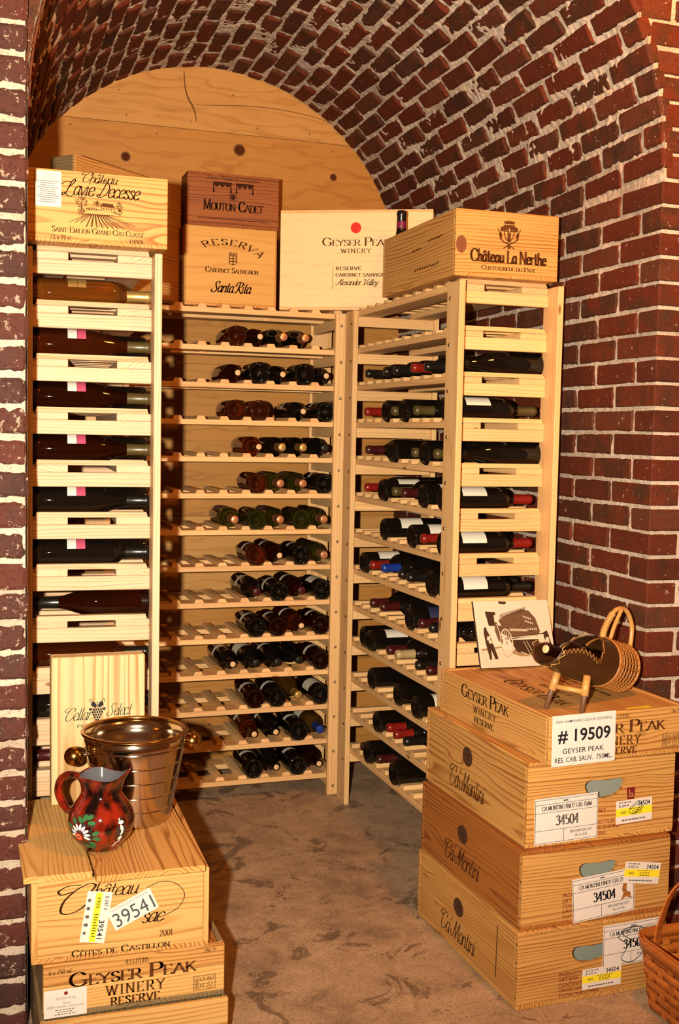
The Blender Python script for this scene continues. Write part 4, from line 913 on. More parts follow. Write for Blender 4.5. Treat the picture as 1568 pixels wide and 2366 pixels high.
# crate with a shield crest on the right rack ------------------------------------------------
x, y = at(.014, -1.040, .330, .60)
F = Crate('wooden_wine_crate', 'golden crate with crowned shield crest on top of right rack', .330, .60, .190, (x, y, ZT), R(-.5), front=M_CRATE)
p = Pen()
p.poly([(-.42, .95), (-.46, 1.22), (-.3, 1.1), (-.2, 1.26), (-.08, 1.12), (0, 1.3), (.08, 1.12), (.2, 1.26), (.3, 1.1), (.46, 1.22), (.42, .95)])
p.poly([(-.45, .88), (.45, .88), (.5, .5), (.45, .35), (-.45, .35), (-.5, .5)])
for q in (-1, 1):
    p.stroke([(q*.42, .4), (q*.38, .05), (q*.22, -.25), (0, -.45)], .045); p.poly([(q*.5, .8), (q*.75, .62), (q*.72, .4), (q*.55, .3), (q*.45, .5)]); p.poly([(q*.8, .35), (q*.62, .2), (q*.55, -.1), (q*.75, -.2), (q*.85, .1)])
    p.stroke([(q*.95, .55), (q*.7, .1), (q*.72, -.28)], .04); p.stroke([(q*.75, -.2), (q*.45, -.45), (q*.1, -.6)], .05); p.stroke([(q*-.25, -.5), (q*.42, -.95)], .045)
p.poly([(-.14, .4), (.14, .4), (.14, -.38), (0, -.5), (-.14, -.38)]); p.disc(0, -.85, .14, .16, 8)
F.art('front', p, .395, .625, .11, .555, M_INKS, 'shield_crest')
p = Pen(); p.stroke([(-1, 0), (1, 0)], .1, .05); p.stroke([(0, -1), (0, .9)], .1, .05); F.put(p.mesh('cross', M_CRATEP, F.box('front', .462, .558, .235, .315)), 'front', 'cross', .001)
F.pen('front', 'Château La Nerthe', .14, .89, .575, .775, 'serif', .145, M_INKS, track=.02)
F.pen('front', 'Chateauneuf du-Pape', .25, .78, .815, .885, 'caps', .10, M_INK)
p = Pen(); p.disc(0, 0, 1, 1, 18); F.art('front', p, .004, .105, .40, .66, plain('knot_wood', (.15, .045, .012), .6), 'knot')
for a, b_, c_, n_ in ((.66, .84, .33, 7), (.44, .56, .40, 5), (.48, .80, .73, 10)):
    p = Pen()
    for i in range(n_): p.stroke([(i, rg.uniform(-.3, .3)), (i+.5, rg.uniform(-.3, .3))], .12, .5)
    F.art('left', p, a, b_, c_-.025, c_+.025, M_INKS, 'small_print')
for i in range(4): obj('nail', nail_mesh(), F.o, (-.1652, -.294, .03+.045*i), (0, -PI/2, 0))
# left floor stack: bottom crate, reserve crate, chateau crate and its two lid boards ------------
x, y = at(-1.180, -1.672, .405, .50)
K = Crate('wooden_wine_crate', 'plain pale crate on the floor, lowest of the left stack', .405, .50, .136, (x, y, 0), 0, front=M_CRATEP, side=M_GREYW, lid='recess')
x, y = at(-1.173, -1.655, .392, .48)
J = Crate('wooden_wine_crate', 'two-tone crate under the chateau crate in left stack, with corner sticker', .392, .48, .118, (x, y, .1365), 0, front=M_CRATE, side=M_GREYW, lid='recess', lidmat=M_CRATED, boards=[(.46, M_CRATE), (.54, M_CRATEP)])
def stamp(cr_, x0, x1, y0, y1):
    p = Pen()
    for a, b_ in (((0, 0), (1, 0)), ((1, 0), (1, 1)), ((1, 1), (0, 1)), ((0, 1), (0, 0)), ((.24, 0), (.24, 1)), ((.06, .1), (.06, .9)), ((.12, .1), (.12, .75)), ((.18, .1), (.18, .9))): p.stroke([a, b_], .012, .02)
    p.stroke([(.75+.14*math.cos(t_), .27+.22*math.sin(t_)) for t_ in np.linspace(0, 2*PI, 16)], .01, .016)
    cr_.art('front', p, x0, x1, y0, y1, M_INKS, 'heat_stamp'); w, h_ = x1-x0, y1-y0
    cr_.sans('front', 'US-067', x0+.3*w, x0+.95*w, y0+.12*h_, y0+.4*h_, M_INKS, .01); cr_.sans('front', 'HT', x0+.3*w, x0+.52*w, y0+.58*h_, y0+.86*h_, M_INKS, .01); cr_.sans('front', 'PRL', x0+.66*w, x0+.84*w, y0+.64*h_, y0+.8*h_, M_INKS)
def geyser_front(cr_):
    cr_.pen('front', '4.5 LITERS', .44, .57, .075, .165, 'serif', .1, M_INKS); cr_.pen('front', 'BW-29', .885, .95, .06, .135, 'serif', .08, M_INKS)
    cr_.pen('front', 'Geyser Peak', .135, .845, .195, .465, 'caps', .10, M_INKS); cr_.pen('front', 'WINERY', .33, .665, .52, .715, 'serif', .10, M_INKS, track=.3); cr_.pen('front', 'RESERVE', .36, .635, .755, .91, 'serif', .13, M_INKS, track=.2)
    stamp(cr_, .822, .948, .57, .845)
geyser_front(J); J.pen('front', '6 x 750 ml', .03, .15, .10, .19, 'serif', .08, M_INKS)
st = J.sticker('front', .004, .232, .47, .985)
p = Pen(); p.disc(0, 0, .004, n=18); obj('seal_dot', p.mesh('seal_dot', M_WINEINK), st.o, (0.001, .021, .0006))
st.pen('Geyser Peak', .28, .74, .27, .37, 'caps', .07, M_GREYINK); st.pen('Reserve', .42, .62, .44, .54, 'script', .06, M_GREYINK); st.pen('2000 Cabernet Sauvignon', .06, .94, .58, .66, 'caps', .07, M_GREYINK); st.tinytext(.25, .75, .70, .94, 3)
x, y = at(-1.197, -1.648, .378, .495, R(-1.5))
I_ = Crate('wooden_wine_crate', 'pale crate with script name and numbered stickers under the loose lid boards', .378, .495, .178, (x, y, .2552), R(-1.5), front=M_CRATEP, side=M_CRATE)
for q in (-1, 1): obj('end_grain_strip', plank_mesh(.166, .013, .002, M_CRATEP), I_.o, (q*.1825, -.2487, .095), basis((0, 0, 1), (1, 0, 0), (0, 1, 0)))
I_.pen('front', 'C', .14, .36, .06, .42, 'script', .06); I_.pen('front', 'hâteau', .335, .60, .07, .245, 'script', .085)
I_.pen('front', 'sac', .61, .75, .50, .625, 'script', .09)
p = Pen(); p.stroke([tuple(z) for z in smoothline([(.62, .85), (.75, .93), (.88, .86), (.95, .66), (.9, .45), (.78, .33), (.66, .30)], 8)], .0035, .006); I_.art('front', p, .64, .86, .12, .575, M_INK, 'flourish')
I_.pen('front', '2001', .715, .79, .735, .815, 'serif', .08, M_INKS); I_.pen('front', 'Côtes de Castillon', .22, .775, .87, .955, 'caps', .10, M_INK, track=.12)
st = I_.sticker('front', .285, .425, .17, .80, R(-9)); st.band(.36, .62, .02, .98); st.vsans('39541', .64, .86, .55, .92, bold=.01); st.vsans('B 047 A', .74, .90, .08, .36); st.vsans('4900', .42, .58, .1, .32); st.tinytext(.42, .58, .42, .9, 9, M_BLACK, 4); st.tinytext(.08, .2, .1, .9, 5, M_GREYINK, 6)
st = I_.sticker('front', .425, .695, .29, .57, R(25), eps=.0026); st.sans('39541', .06, .95, .28, .92, plain('dark_grey_print', (.05, .05, .06), .6)); st.sans('N.H. STATE LIQUOR COMMISSION', .1, .92, .08, .18, M_GREYINK)
zl = .2552 + .178
for u0, u1, v0 in ((-1.213, -1.0705, -1.650), (-1.066, -.832, -1.682)):
    tag(obj('lid_board', plank_mesh(.512 if u0 < -1.1 else .538, u1-u0, .014, M_CRATE if u0 > -1.1 else M_CRATEP, .001), None, ((u0+u1)/2, v0+(.256 if u0 < -1.1 else .269), zl+.0072), (0, 0, PI/2)), 'narrow loose lid board beside the brick pier, under the pitcher' if u0 < -1.1 else 'wider loose lid board lying on the left stack, under the metal bucket', 'board', 'loose lid boards of the left stack')
ZL = zl + .0143
# flat presentation box leaning upright at the rack ------------------------------------------
S_ = thing('presentation_box', 'upright slim pine box printed with grapes, behind the metal bucket', 'box', (-1.006, -1.172, ZL+.0005), (R(-0.8), 0, 0))
Mv = basis((0, 0, 1), (1, 0, 0), (0, 1, 0))
obj('front_panel', plank_mesh(.372, .232, .008, M_BOX), S_, (0, -.022, .186), Mv)
obj('back_panel', plank_mesh(.372, .232, .006, M_BOX), S_, (0, .021, .186), Mv)
for q in (-1, 1): obj('side_panel', plank_mesh(.372, .036, .009, M_BOX), S_, (q*.1115, 0, .186), basis((0, 0, 1), (0, 1, 0), (-1, 0, 0)))
for z in (.0045, .3675): obj('end_panel', plank_mesh(.213, .036, .009, M_BOX), S_, (0, 0, z))
class Flat(Crate):
    def __init__(s, o, w, d, h_): s.o, s.w, s.d, s.h = o, w, d, h_
SF = Flat(S_, .232, .052, .372)
SF.pen('front', 'Cellar', .14, .44, .345, .435, 'script', .07, M_BLACK); SF.pen('front', 'Select', .58, .87, .325, .415, 'script', .07, M_BLACK); SF.pen('front', 'PRIVATE', .27, .56, .46, .485, 'serif', .08, M_BLACK, track=.25)
p = Pen(); rg = random.Random(8)
for r_, n_ in ((0, 4), (1, 5), (2, 4), (3, 3), (4, 2), (5, 1)):
    for i in range(n_): p.disc((i-(n_-1)/2)*.2, -.17*r_, .085, n=10)
for q in (-1, 1): p.poly([(q*.1, .1), (q*.55, .3), (q*.45, .55), (q*.2, .5), (q*.05, .3)]); p.poly([(q*.35, .1), (q*.6, -.1), (q*.75, .12)]); p.stroke([tuple(z) for z in smoothline([(q*.3, .5), (q*.5, .72), (q*.66, .62), (q*.56, .52)], 5)], .02)
p.stroke([(0, .1), (0, .55)], .03); SF.art('front', p, .39, .58, .29, .46, M_BLACK, 'grape_emblem')
# right floor stack --------------------------------------------------------------------------
def italian(cr_, where):
    p = Pen(); p.disc(0, 0, 1, 1, 24); cr_.art('left', p, .40, .50, .22, .47, plain('burnt_oval', (.055, .020, .008), .7) if 'burnt' not in CACHE else CACHE['burnt'], 'burnt_oval')
    p = Pen(); p.text("m", 'script', .12); cr_.put(p.mesh('oval_letter', M_INKS, cr_.box('left', .43, .47, .31, .38)), 'left', 'oval_letter', .001)
    cr_.pen('left', "Ca' Montini", .27, .63, .55, .84, 'script', .075)
    for z in (.03, .08, .12, .165): obj('nail', nail_mesh(), cr_.o, (-cr_.w/2-.0001, -cr_.d/2+.006, z), (0, -PI/2, 0)); obj('nail', nail_mesh(), cr_.o, (-cr_.w/2-.0001, cr_.d/2-.008, z), (0, -PI/2, 0))
def product(cr_, x0, y0, dy=.07):
    for i, (t_, w) in enumerate((('PRODUCT OF ITALY', .265), ('GIFT BOX', .13), ('CONTENTS 12 BOTTLES', .33), ('GROSS WEIGHT 21,5 KG', .36), ('TOTAL 9,00 LITERS', .27))): cr_.sans('front', t_, x0, x0+w, y0+dy*i, y0+dy*i+.047, M_WINEINK, .012)
def whitetag(st, num, faint=False):
    st.lines([(.01, .04, .99, .04), (.01, .14, .99, .14), (.01, .32, .99, .32), (.01, .70, .99, .70), (.01, .97, .99, .97), (.012, .04, .012, .97), (.988, .04, .988, .97), (.46, .70, .46, .97)])
    st.tinytext(.42, .58, .06, .12, 1, M_BLACK, 2); st.pen('CA MONTINI PINOT GRI/750M', .11, .9, .175, .275, 'serif', .11)
    st.pen(num, .33, .7, .40, .62, 'serif', .12, M_GREYINK if faint else M_BLACK); st.pen('NEW HAMPSHIRE DEPT', .56, .92, .755, .815, 'serif', .1, M_GREYINK); st.pen('OF LIQUOR', .64, .84, .855, .91, 'serif', .1, M_GREYINK)
def yellowtag(st, code):
    st.band(.0, 1, .34, .68); st.tinytext(.05, .45, .04, .14, 1, M_BLACK, 9); st.sans(code, .08, .36, .17, .29, bold=.01); st.sans('34504', .60, .94, .10, .32, bold=.012); st.sans('4800', .12, .28, .46, .58); st.tinytext(.36, .8, .36, .66, 4, M_BLACK, 3); st.tinytext(.06, .9, .78, .94, 1, M_GREYINK, 5)
wn, dn = .425, .585
x, y = at(-.063, -1.678, wn, dn, R(1.5)); P_ = Crate('wooden_wine_crate', 'italian crate on the floor, lowest of right stack, half behind the basket', wn, dn, .194, (x, y, 0), R(1.5), front=M_CRATE, lid='flush', hole=(.49, .385, .26, .25))
x, y = at(-.052, -1.668, wn, dn, R(1.5)); O_ = Crate('wooden_wine_crate', 'dark-sided italian crate in the middle of the right stack', wn, dn, .196, (x, y, .1945), R(1.5), front=M_CRATE, side=M_CRATED, lid='flush', hole=(.505, .34, .26, .25))
x, y = at(-.036, -1.652, wn, dn, R(1.5)); N_ = Crate('wooden_wine_crate', 'italian crate with red seal directly under the sign crate, right stack', wn, dn, .212, (x, y, .391), R(1.5), front=M_CRATE, lid='flush', hole=(.515, .365, .27, .24))
for q in (P_, O_, N_): italian(q, 0)
p = Pen(); p.stroke([(0, 0), (.02, 1)], .01); P_.put(p.mesh('dark_slit', M_INK, P_.box('left', .815, .827, .12, .82)), 'left', 'dark_slit'); product(P_, .275, .60); product(O_, .27, .60); product(N_, .26, .615)
st = P_.sticker('front', .565, .985, .06, .62, R(1)); whitetag(st, '34504'); st.scrawl([(.55, .1), (.25, .3), (.4, .55), (.3, .85), (.5, .95), (.75, .6), (.7, .25), (.5, .12), (.3, .25), (.75, .7)])
st = P_.sticker('front', .43, .695, .60, .87, R(0), eps=.002); yellowtag(st, 'B 237 A')
st = O_.sticker('front', .335, .755, .40, .97, R(4)); whitetag(st, '34504')
p = Pen(); p.poly([(.0, 0), (.5, .15), (1, 0), (.9, .4), (.55, .55), (.6, 1), (.3, 1.1), (.1, .7), (.25, .4)]); obj('torn_patch', p.mesh('torn_patch', M_CRATED, (.05, .08, -.022, .022)), st.o, (0, 0, .0007))
st = O_.sticker('front', .68, .93, .32, .60, R(-8), eps=.002); yellowtag(st, 'A 852 A')
st = N_.sticker('front', .05, .47, .42, .965, R(1)); whitetag(st, '34504', True)
st = N_.sticker('front', .595, .845, .545, .825, R(2), eps=.002); yellowtag(st, 'B 204 A'); st.scrawl([(.35, .4), (.6, .1), (.72, .25), (.5, .6), (.35, .5), (.6, .2), (.72, .4), (.5, .65)], .0007)
p = Pen(); p.poly([(.1, 0), (.9, 0), (1, 1), (0, 1)]); N_.art('front', p, .665, .725, .40, .545, M_WINEINK, 'red_seal')
p = Pen(); p.stroke([(.2, .3), (.8, .25)], .04); p.stroke([(.3, .9), (.35, .5), (.65, .6), (.7, .2)], .04); N_.put(p.mesh('seal_lines', M_CRATEP, N_.box('front', .675, .715, .43, .52)), 'front', 'seal_lines', .001)
x, y = at(.0, -1.683, .402, .575, R(3)); MZ = .6035
Mc = Crate('wooden_wine_crate', 'flat crate with a large white number sign, topmost of right stack', .402, .575, .119, (x, y, MZ), R(3), front=M_CRATE, lid='recess', lidmat=M_CRATE)
geyser_front(Mc)
Mc.pen('left', 'Geyser Peak', .22, .67, .10, .40, 'caps', .10); Mc.pen('left', 'WINERY', .34, .56, .49, .66, 'serif', .085, track=.3); Mc.pen('left', 'RESERVE', .355, .54, .73, .87, 'serif', .13, track=.2)
Mc.pen('top', 'Geyser Peak', .30, .82, .62, .76, 'caps', .08, M_INKS); Mc.pen('top', 'WINERY', .42, .68, .52, .58, 'serif', .08, M_INKS, track=.3)
Mc.pen('top', 'RESERVE', .30, .48, .335, .37, 'serif', .12, M_INKS, track=.2); Mc.pen('top', 'CABERNET SAUVIGNON', .30, .72, .27, .305, 'serif', .12, M_INKS); Mc.pen('top', 'Alexander Valley', .30, .62, .17, .25, 'script', .09, M_INKS)
obj('yellow_tape', plank_mesh(.075, .016, .0006, M_YELLOW, .0001), Mc.o, (.075, -.262, .1165), (0, 0, .12))
st = Mc.sticker('front', .02, .47, -.02, 1.03, R(.5)); st.sans('NEW HAMPSHIRE LIQUOR CONTROL', .05, .95, .10, .16, bold=.004); st.sans('# 19509', .09, .92, .28, .56, bold=.02); st.sans('GEYSER PEAK', .17, .82, .66, .76, bold=.006); st.sans('RES. CAB. SAUV.  750ML.', .05, .95, .83, .93, bold=.006)
# ------------------------------------------------------------------ metal ice bucket
bk = thing('ice_bucket', 'polished metal ice bucket with brass rim and ball handles on left stack', 'bucket', (-.936, -1.338, ZL), (0, 0, R(12)))
prof = [(0, .003), (.078, .003), (.082, 0), (.086, .003)]
for i in range(5):
    z0, z1 = .004+.0365*i, .004+.0365*(i+1); cone = lambda z: .0865 + (z-.004)*.188
    prof += [(cone(z0+.0006), z0+.0006), (cone(z0+.003), z0+.003), (cone(z1-.003), z1-.003), (cone(z1-.0008), z1-.0008), (cone(z1)-.0012, z1-.0004)]
prof += [(.121, .19), (.1235, .216), (.1220, .2165), (.1185, .19), (.1165, .176), (.110, .171), (.100, .12), (.088, .03), (.078, .012), (0, .010)]
obj('body', lathe('body', prof, M_STEEL, 56), bk)
vs, fs = [], []; n1, n2 = 56, 10
for i in range(n1):
    for j in range(n2):
        a, c_ = 2*PI*i/n1, 2*PI*j/n2; q = .1235 + .0055*math.cos(c_); vs.append((q*math.cos(a), q*math.sin(a), .2165+.0045*math.sin(c_)))
        fs.append((i*n2+j, ((i+1) % n1)*n2+j, ((i+1) % n1)*n2+(j+1) % n2, i*n2+(j+1) % n2))
obj('rim', make_mesh('rim', vs, fs, M_BRASS, True), bk)
for q in (-1, 1):
    kn = obj('ball_handle', lathe('ball_handle', [(.0235*math.sin(PI*i/14), -.0235*math.cos(PI*i/14)) for i in range(15)], M_BRASS, 24), bk, (q*.150, 0, .172))
    obj('stem', tube('stem', [(q*-.036, 0, 0), (q*-.02, 0, 0)], .0045, M_STEEL, 10), kn)
    obj('rivet', lathe('rivet', [(.0052*math.sin(PI*i/8), -.0052*math.cos(PI*i/8)) for i in range(9)], M_STEEL, 12), bk, (q*.1175, 0, .182))
# ------------------------------------------------------------------ red ceramic pitcher
def pitcher_mat():
    mt, nt, b_ = newmat('mottled_red_glaze'); tc = N(nt, 'ShaderNodeTexCoord')
    mp = N(nt, 'ShaderNodeMapping'); mp.inputs['Scale'].default_value = (1, 1, .55); L(nt, tc.outputs['Object'], mp.inputs[0])
    n1 = N(nt, 'ShaderNodeTexNoise'); n1.inputs['Scale'].default_value = 38; n1.inputs['Detail'].default_value = 3; L(nt, mp.outputs[0], n1.inputs['Vector'])
    rp = ramp(nt, [(.40, (.004, .002, .002)), (.5, (.085, .006, .002)), (.62, (.21, .012, .004))]); L(nt, n1.outputs[0], rp.inputs[0])
    L(nt, rp.outputs[0], b_.inputs['Base Color']); b_.inputs['Roughness'].default_value = .07; b_.inputs['Coat Weight'].default_value = 1.0; b_.inputs['Coat Roughness'].default_value = .03
    return mt
M_PIT = pitcher_mat(); M_PITG = plain('grey_glaze', (.085, .085, .095), .15, coat=.5)
pt = thing('ceramic_pitcher', 'small glossy red mottled pitcher with painted flowers on lid boards', 'pitcher', (-1.035, -1.505, ZL), (0, 0, R(-20)))
PR = [(.034, 0), (.043, .001), (.045, .008), (.055, .016), (.066, .03), (.0735, .05), (.0745, .066), (.070, .085), (.060, .102), (.050, .116), (.0455, .126), (.0455, .138), (.0485, .150), (.0535, .160), (.0545, .164)]
def prad(z):
    for (r0, z0), (r1, z1) in zip(PR, PR[1:]):
        if z0 <= z <= z1: return r0 + (r1-r0)*(z-z0)/(z1-z0+1e-9)
    return PR[-1][0]
def pitcher_surf(prof, name, mat):
    seg = 48; vs, fs = [], []
    for r_, z in prof:
        for k in range(seg):
            a = 2*PI*k/seg; s_ = max(0, (z-.128)/.036); d = math.cos(a); lip = max(0, d)**14
            wav = .0035*s_*math.cos(3*a); rr = r_*(1+.20*s_*lip - .06*s_*(abs(math.sin(a))**3)*(d > 0)); vs.append((rr*math.cos(a), rr*math.sin(a), z + .010*s_*lip + wav))
    for i in range(len(prof)-1):
        for k in range(seg): fs.append((i*seg+k, i*seg+(k+1) % seg, (i+1)*seg+(k+1) % seg, (i+1)*seg+k))
    fs.append(tuple(range(seg))[::-1] if name == 'body' else tuple((len(prof)-1)*seg+k for k in range(seg)))
    return make_mesh(name, vs, fs, mat, True)
obj('body', pitcher_surf(PR, 'body', M_PIT), pt)
obj('inside', pitcher_surf([(r_-.0035, z+.0002) for r_, z in PR[::-1][:-1]], 'inside', M_PITG), pt)
seg_rim = []
for k in range(49):
    a = 2*PI*k/48; d = math.cos(a); lip = max(0, d)**14; rr = (.0540)*(1+.20*lip-.06*(abs(math.sin(a))**3)*(d > 0)); seg_rim.append((rr*math.cos(a), rr*math.sin(a), .1642+.010*lip+.0035*math.cos(3*a)))
obj('rim', tube('rim', seg_rim, .0022, M_PIT, 8), pt)
hd = smoothline([(-.050, 0, .158), (-.072, 0, .163), (-.092, 0, .150), (-.098, 0, .125), (-.090, 0, .10), (-.078, 0, .082), (-.066, 0, .078)], 5)
obj('handle', tube('handle', hd, [.0075+.002*math.sin(PI*i/(len(hd)-1)) for i in range(len(hd))], M_PIT, 12), pt)
M_PGREEN = plain('green_enamel', (.035, .13, .045), .2); M_PBLUE = plain('pale_blue_enamel', (.45, .58, .72), .2); M_PWHITE = plain('white_enamel', (.75, .68, .62), .2); M_PRED = plain('orange_red_enamel', (.55, .05, .015), .2); M_PBLK = plain('charcoal_enamel', (.03, .028, .026), .25)
def petal(name, a, z, ln, wd, rot, mat, lift=.0008):
    """painted touch lying on the pitcher's belly at angle a, height z"""
    n_ = 12; vs = []
    for i in range(n_):
        t_ = 2*PI*i/n_; x_, y_ = ln*math.cos(t_), wd*math.sin(t_); dx, dz = x_*math.cos(rot)-y_*math.sin(rot), x_*math.sin(rot)+y_*math.cos(rot)
        zz = min(max(z+dz*.9, .012), .11); rr = prad(zz) + lift; aa = a + dx/prad(zz); vs.append((rr*math.cos(aa), rr*math.sin(aa), zz))
    rr = prad(min(max(z, .012), .11))+lift+.0003; vs.append((rr*math.cos(a), rr*math.sin(a), z))
    obj(name, make_mesh(name, vs, [(i, (i+1) % n_, n_) for i in range(n_)], mat, True), pt)
FA = R(-78) - R(38)                      # flower faces the aisle side left of centre
for da, dz, ln, wd, ro in ((-.05, .0, .036, .030, .3), (.12, .022, .034, .022, .6), (.24, -.004, .028, .030, 0)): petal('painted_patch', FA+da, .050+dz, ln, wd, ro, M_PBLK, .0006)
for i in range(9):
    t_ = R(-20+26*i); petal('petal', FA+math.cos(t_)*.25, .048+math.sin(t_)*.018, .0082, .0034, t_, M_PBLUE if i % 2 else M_PWHITE, .0011)
for i in range(7):
    t_ = 2*PI*i/7; petal('berry', FA-.06+math.cos(t_)*.085, .043+math.sin(t_)*.006, .0040, .0038, 0, M_PRED, .0013); petal('berry_dot', FA-.06+math.cos(t_)*.06, .043+math.sin(t_)*.0042, .0011, .0011, 0, M_PWHITE, .0017)
for da, dz, ro in ((.12, .034, 1.2), (.24, .036, .4), (.30, .026, 0), (.0, .030, 2.2), (-.18, .026, 2.4), (-.30, .014, 2.8), (-.34, -.002, 3.3), (.40, .006, .5), (.42, -.006, -.2), (.32, -.018, -.8), (.16, -.024, -1.0), (.26, -.026, -.6)): petal('leaf', FA+da*1.3, .048+dz*1.12, .0088, .0054, ro, M_PGREEN, .0011)
SA = FA + 1.30
for dz, ln, wd, ro in ((.0, .036, .012, PI/2),): petal('painted_patch', SA, .052, ln, wd, ro, M_PBLK, .0006)
for z, ln, wd, ro, da in ((.080, .004, .0016, PI/2, -.05), (.073, .007, .0045, 0, 0), (.060, .010, .0040, 1.9, .02), (.050, .008, .0030, 1.3, .03), (.037, .006, .0045, .7, 0), (.028, .008, .0022, .5, -.06), (.020, .006, .0018, .6, -.15)): petal('painted_stroke', SA+da, z, ln, wd, ro, M_PWHITE, .0011)
# ------------------------------------------------------------------ old photograph leaning on the right rack
PW, PHt = .258, .196; ZM = MZ + .1155
lean = math.atan2(.068, .19)
pc = thing('old_photograph', 'sepia photograph of a loaded wagon leaning against the right rack', 'photograph', (.205, -1.136, ZM+.004), (-lean, R(1.5), R(5)))
obj('backing_board', plank_mesh(PW, .007, PHt, M_SEPIA2, .001), pc, (0, .0035, PHt/2))
obj('print', plank_mesh(PW-.001, .0008, PHt-.001, M_SEPIA0, .0002), pc, (.001, -.0004, PHt/2))
def pic(name, p, mat, y): 
    v = [((a-.5)*PW, -y, b_*PHt) for a, b_, _ in p.vs]; obj(name, make_mesh(name, v, p.fs, mat), pc)
p = Pen(); p.poly([(.02, .0), (.98, .0), (.98, .34), (.5, .25), (.02, .30)]); pic('print_ground', p, plain('sepia_ground', (.60, .44, .31), .4), .0010)
p = Pen(); p.poly([(.42, .20), (.55, .15), (.72, .15), (.92, .24), (.86, .31), (.5, .30)]); p.poly([(.04, .25), (.3, .29), (.3, .31), (.04, .28)]); pic('print_shadow', p, M_SEPIA1, .0012)
p = Pen(); p.poly([(.14, .84), (.25, .83), (.25, .62), (.17, .62)]); p.poly([(.33, .99), (.44, .98), (.42, .94), (.34, .95)]); pic('print_window', p, M_SEPIA2, .0012)
p = Pen(); p.poly([(.30, .70), (.38, .76), (.62, .86), (.72, .84), (.80, .72), (.84, .52), (.80, .45), (.40, .45), (.31, .52)]); p.poly([(.25, .68), (.31, .66), (.33, .34), (.27, .40), (.24, .55)]); pic('print_load', p, plain('sepia_load', (.13, .065, .03), .4), .0013)
p = Pen(); rg = random.Random(4)
for i in range(26): x_ = .33+.34*i/25; p.stroke([(x_, .735+.30*(x_-.33)), (x_+.006, .79+.30*(x_-.33))], .0035, .006)
p.poly([(.36, .44), (.92, .50), (.93, .48), (.36, .40)]); p.poly([(.42, .40), (.80, .40), (.84, .24), (.70, .16), (.50, .22)])
for i in range(60): p.disc(rg.uniform(.33, .76), rg.uniform(.50, .72), rg.uniform(.004, .01), rg.uniform(.003, .008), 6)
pic('print_dark_load', p, M_SEPIA2, .0015)
p = Pen()
for i in range(15): p.disc(.44+.016*i, .555-.001*i, .0058, .022, 8)
for r0 in (.68, .75):
    for i in range(5): p.disc(.66+.022*i-.02*(r0 > .7), r0-.01*i, .007, .018, 8)
for i in range(6): p.disc(.67+.024*i, .555, .007, .018, 8)
p.stroke([(.40, .43), (.86, .47)], .003, .006)
for a, b_ in (((.60, .38), (.68, .14)), ((.64, .38), (.72, .16)), ((.55, .22), (.70, .14))): p.stroke([a, b_], .003, .005)
pic('print_bottles', p, M_SEPIA0, .0017)
p = Pen(); cx_, cy_, rx_, ry_ = .375, .36, .078, .205
p.stroke([(cx_+rx_*math.cos(t_)+.02*math.sin(t_)*0, cy_+ry_*math.sin(t_)) for t_ in np.linspace(0, 2*PI, 30)], .007, .012)
for i in range(14): t_ = 2*PI*i/14; p.stroke([(cx_, cy_), (cx_+rx_*math.cos(t_), cy_+ry_*math.sin(t_))], .0032, .005)
p.disc(cx_, cy_, .014, .026)
p.stroke([(.27, .64), (.30, .52), (.30, .30), (.34, .18)], .004, .007); pic('print_wheel', p, M_SEPIA0, .0019)
for polys in ([(.095, .55), (.10, .60), (.13, .60), (.135, .55), (.15, .52), (.19, .38), (.24, .13), (.20, .12), (.16, .27), (.155, .12), (.13, .12), (.10, .36), (.09, .52)], [(.24, .78), (.24, .83), (.27, .83), (.272, .78)], [(.88, .50), (.93, .53), (.95, .46), (.95, .42), (.99, .24), (.95, .24), (.91, .34), (.88, .42)]):
    p = Pen(); p.poly(polys); pic('print_figure', p, M_SEPIA2, .0020)
p = Pen(); p.poly([(.245, .77), (.275, .77), (.33, .62), (.29, .62)]); p.poly([(.13, .47), (.17, .46), (.16, .40), (.12, .41)]); p.disc(.16, .385, .02, .03); p.disc(.20, .37, .018, .028); p.poly([(.90, .42), (.94, .43), (.95, .32), (.90, .34)]); pic('print_shirts', p, M_SEPIA0, .0022)
# ------------------------------------------------------------------ wicker bottle carrier with its bottle
R0 = Vector((.312, -1.482, ZM+.0685)); M0 = Vector((.022, -1.607, .884))
hx_ = (M0-R0).normalized(); hz_ = (Vector((0, 0, 1)) - hx_*hx_.z).normalized(); hy_ = hz_.cross(hx_)
hm = Matrix((hx_, hy_, hz_)).transposed().to_4x4(); hm.translation = R0
wk = obj('bottle_carrier', None); wk.empty_display_size = .05; wk.matrix_world = hm; tag(wk, 'wicker and dark leather bottle carrier with legs on the topmost right crate', 'bottle carrier')
WR = .064
# leather scoop
vs, fs = [], []; nx_, na = 22, 30
xs_ = np.linspace(.085, .315, nx_)
def scoop(x_):
    t_ = (x_-.085)/.23; r_ = WR*(1 - .10*t_ - .22*max(0, t_-.55)/.45); op = 0 if t_ < .22 else min(1.55, (t_-.20)*8.0); op = op*(1-.18*math.sin(max(0, t_-.45)*6)); return max(r_, .018), op, -.006*t_
for x_ in xs_:
    r_, op, dz = scoop(x_)
    for j in range(na+1):
        a = PI/2 + op + (2*PI-2*op)*j/na; vs.append((x_ + (.010*math.sin(-a) if x_ > .30 else 0), r_*math.cos(a), r_*math.sin(a)+dz))
for i in range(nx_-1):
    for j in range(na): k = i*(na+1)+j; fs.append((k, k+1, k+na+2, k+na+1))
o = obj('leather_body', make_mesh('leather_body', vs, fs, M_LEATHER, True), wk)
sm = o.modifiers.new('thick', 'SOLIDIFY'); sm.thickness = .003; sm.offset = -1
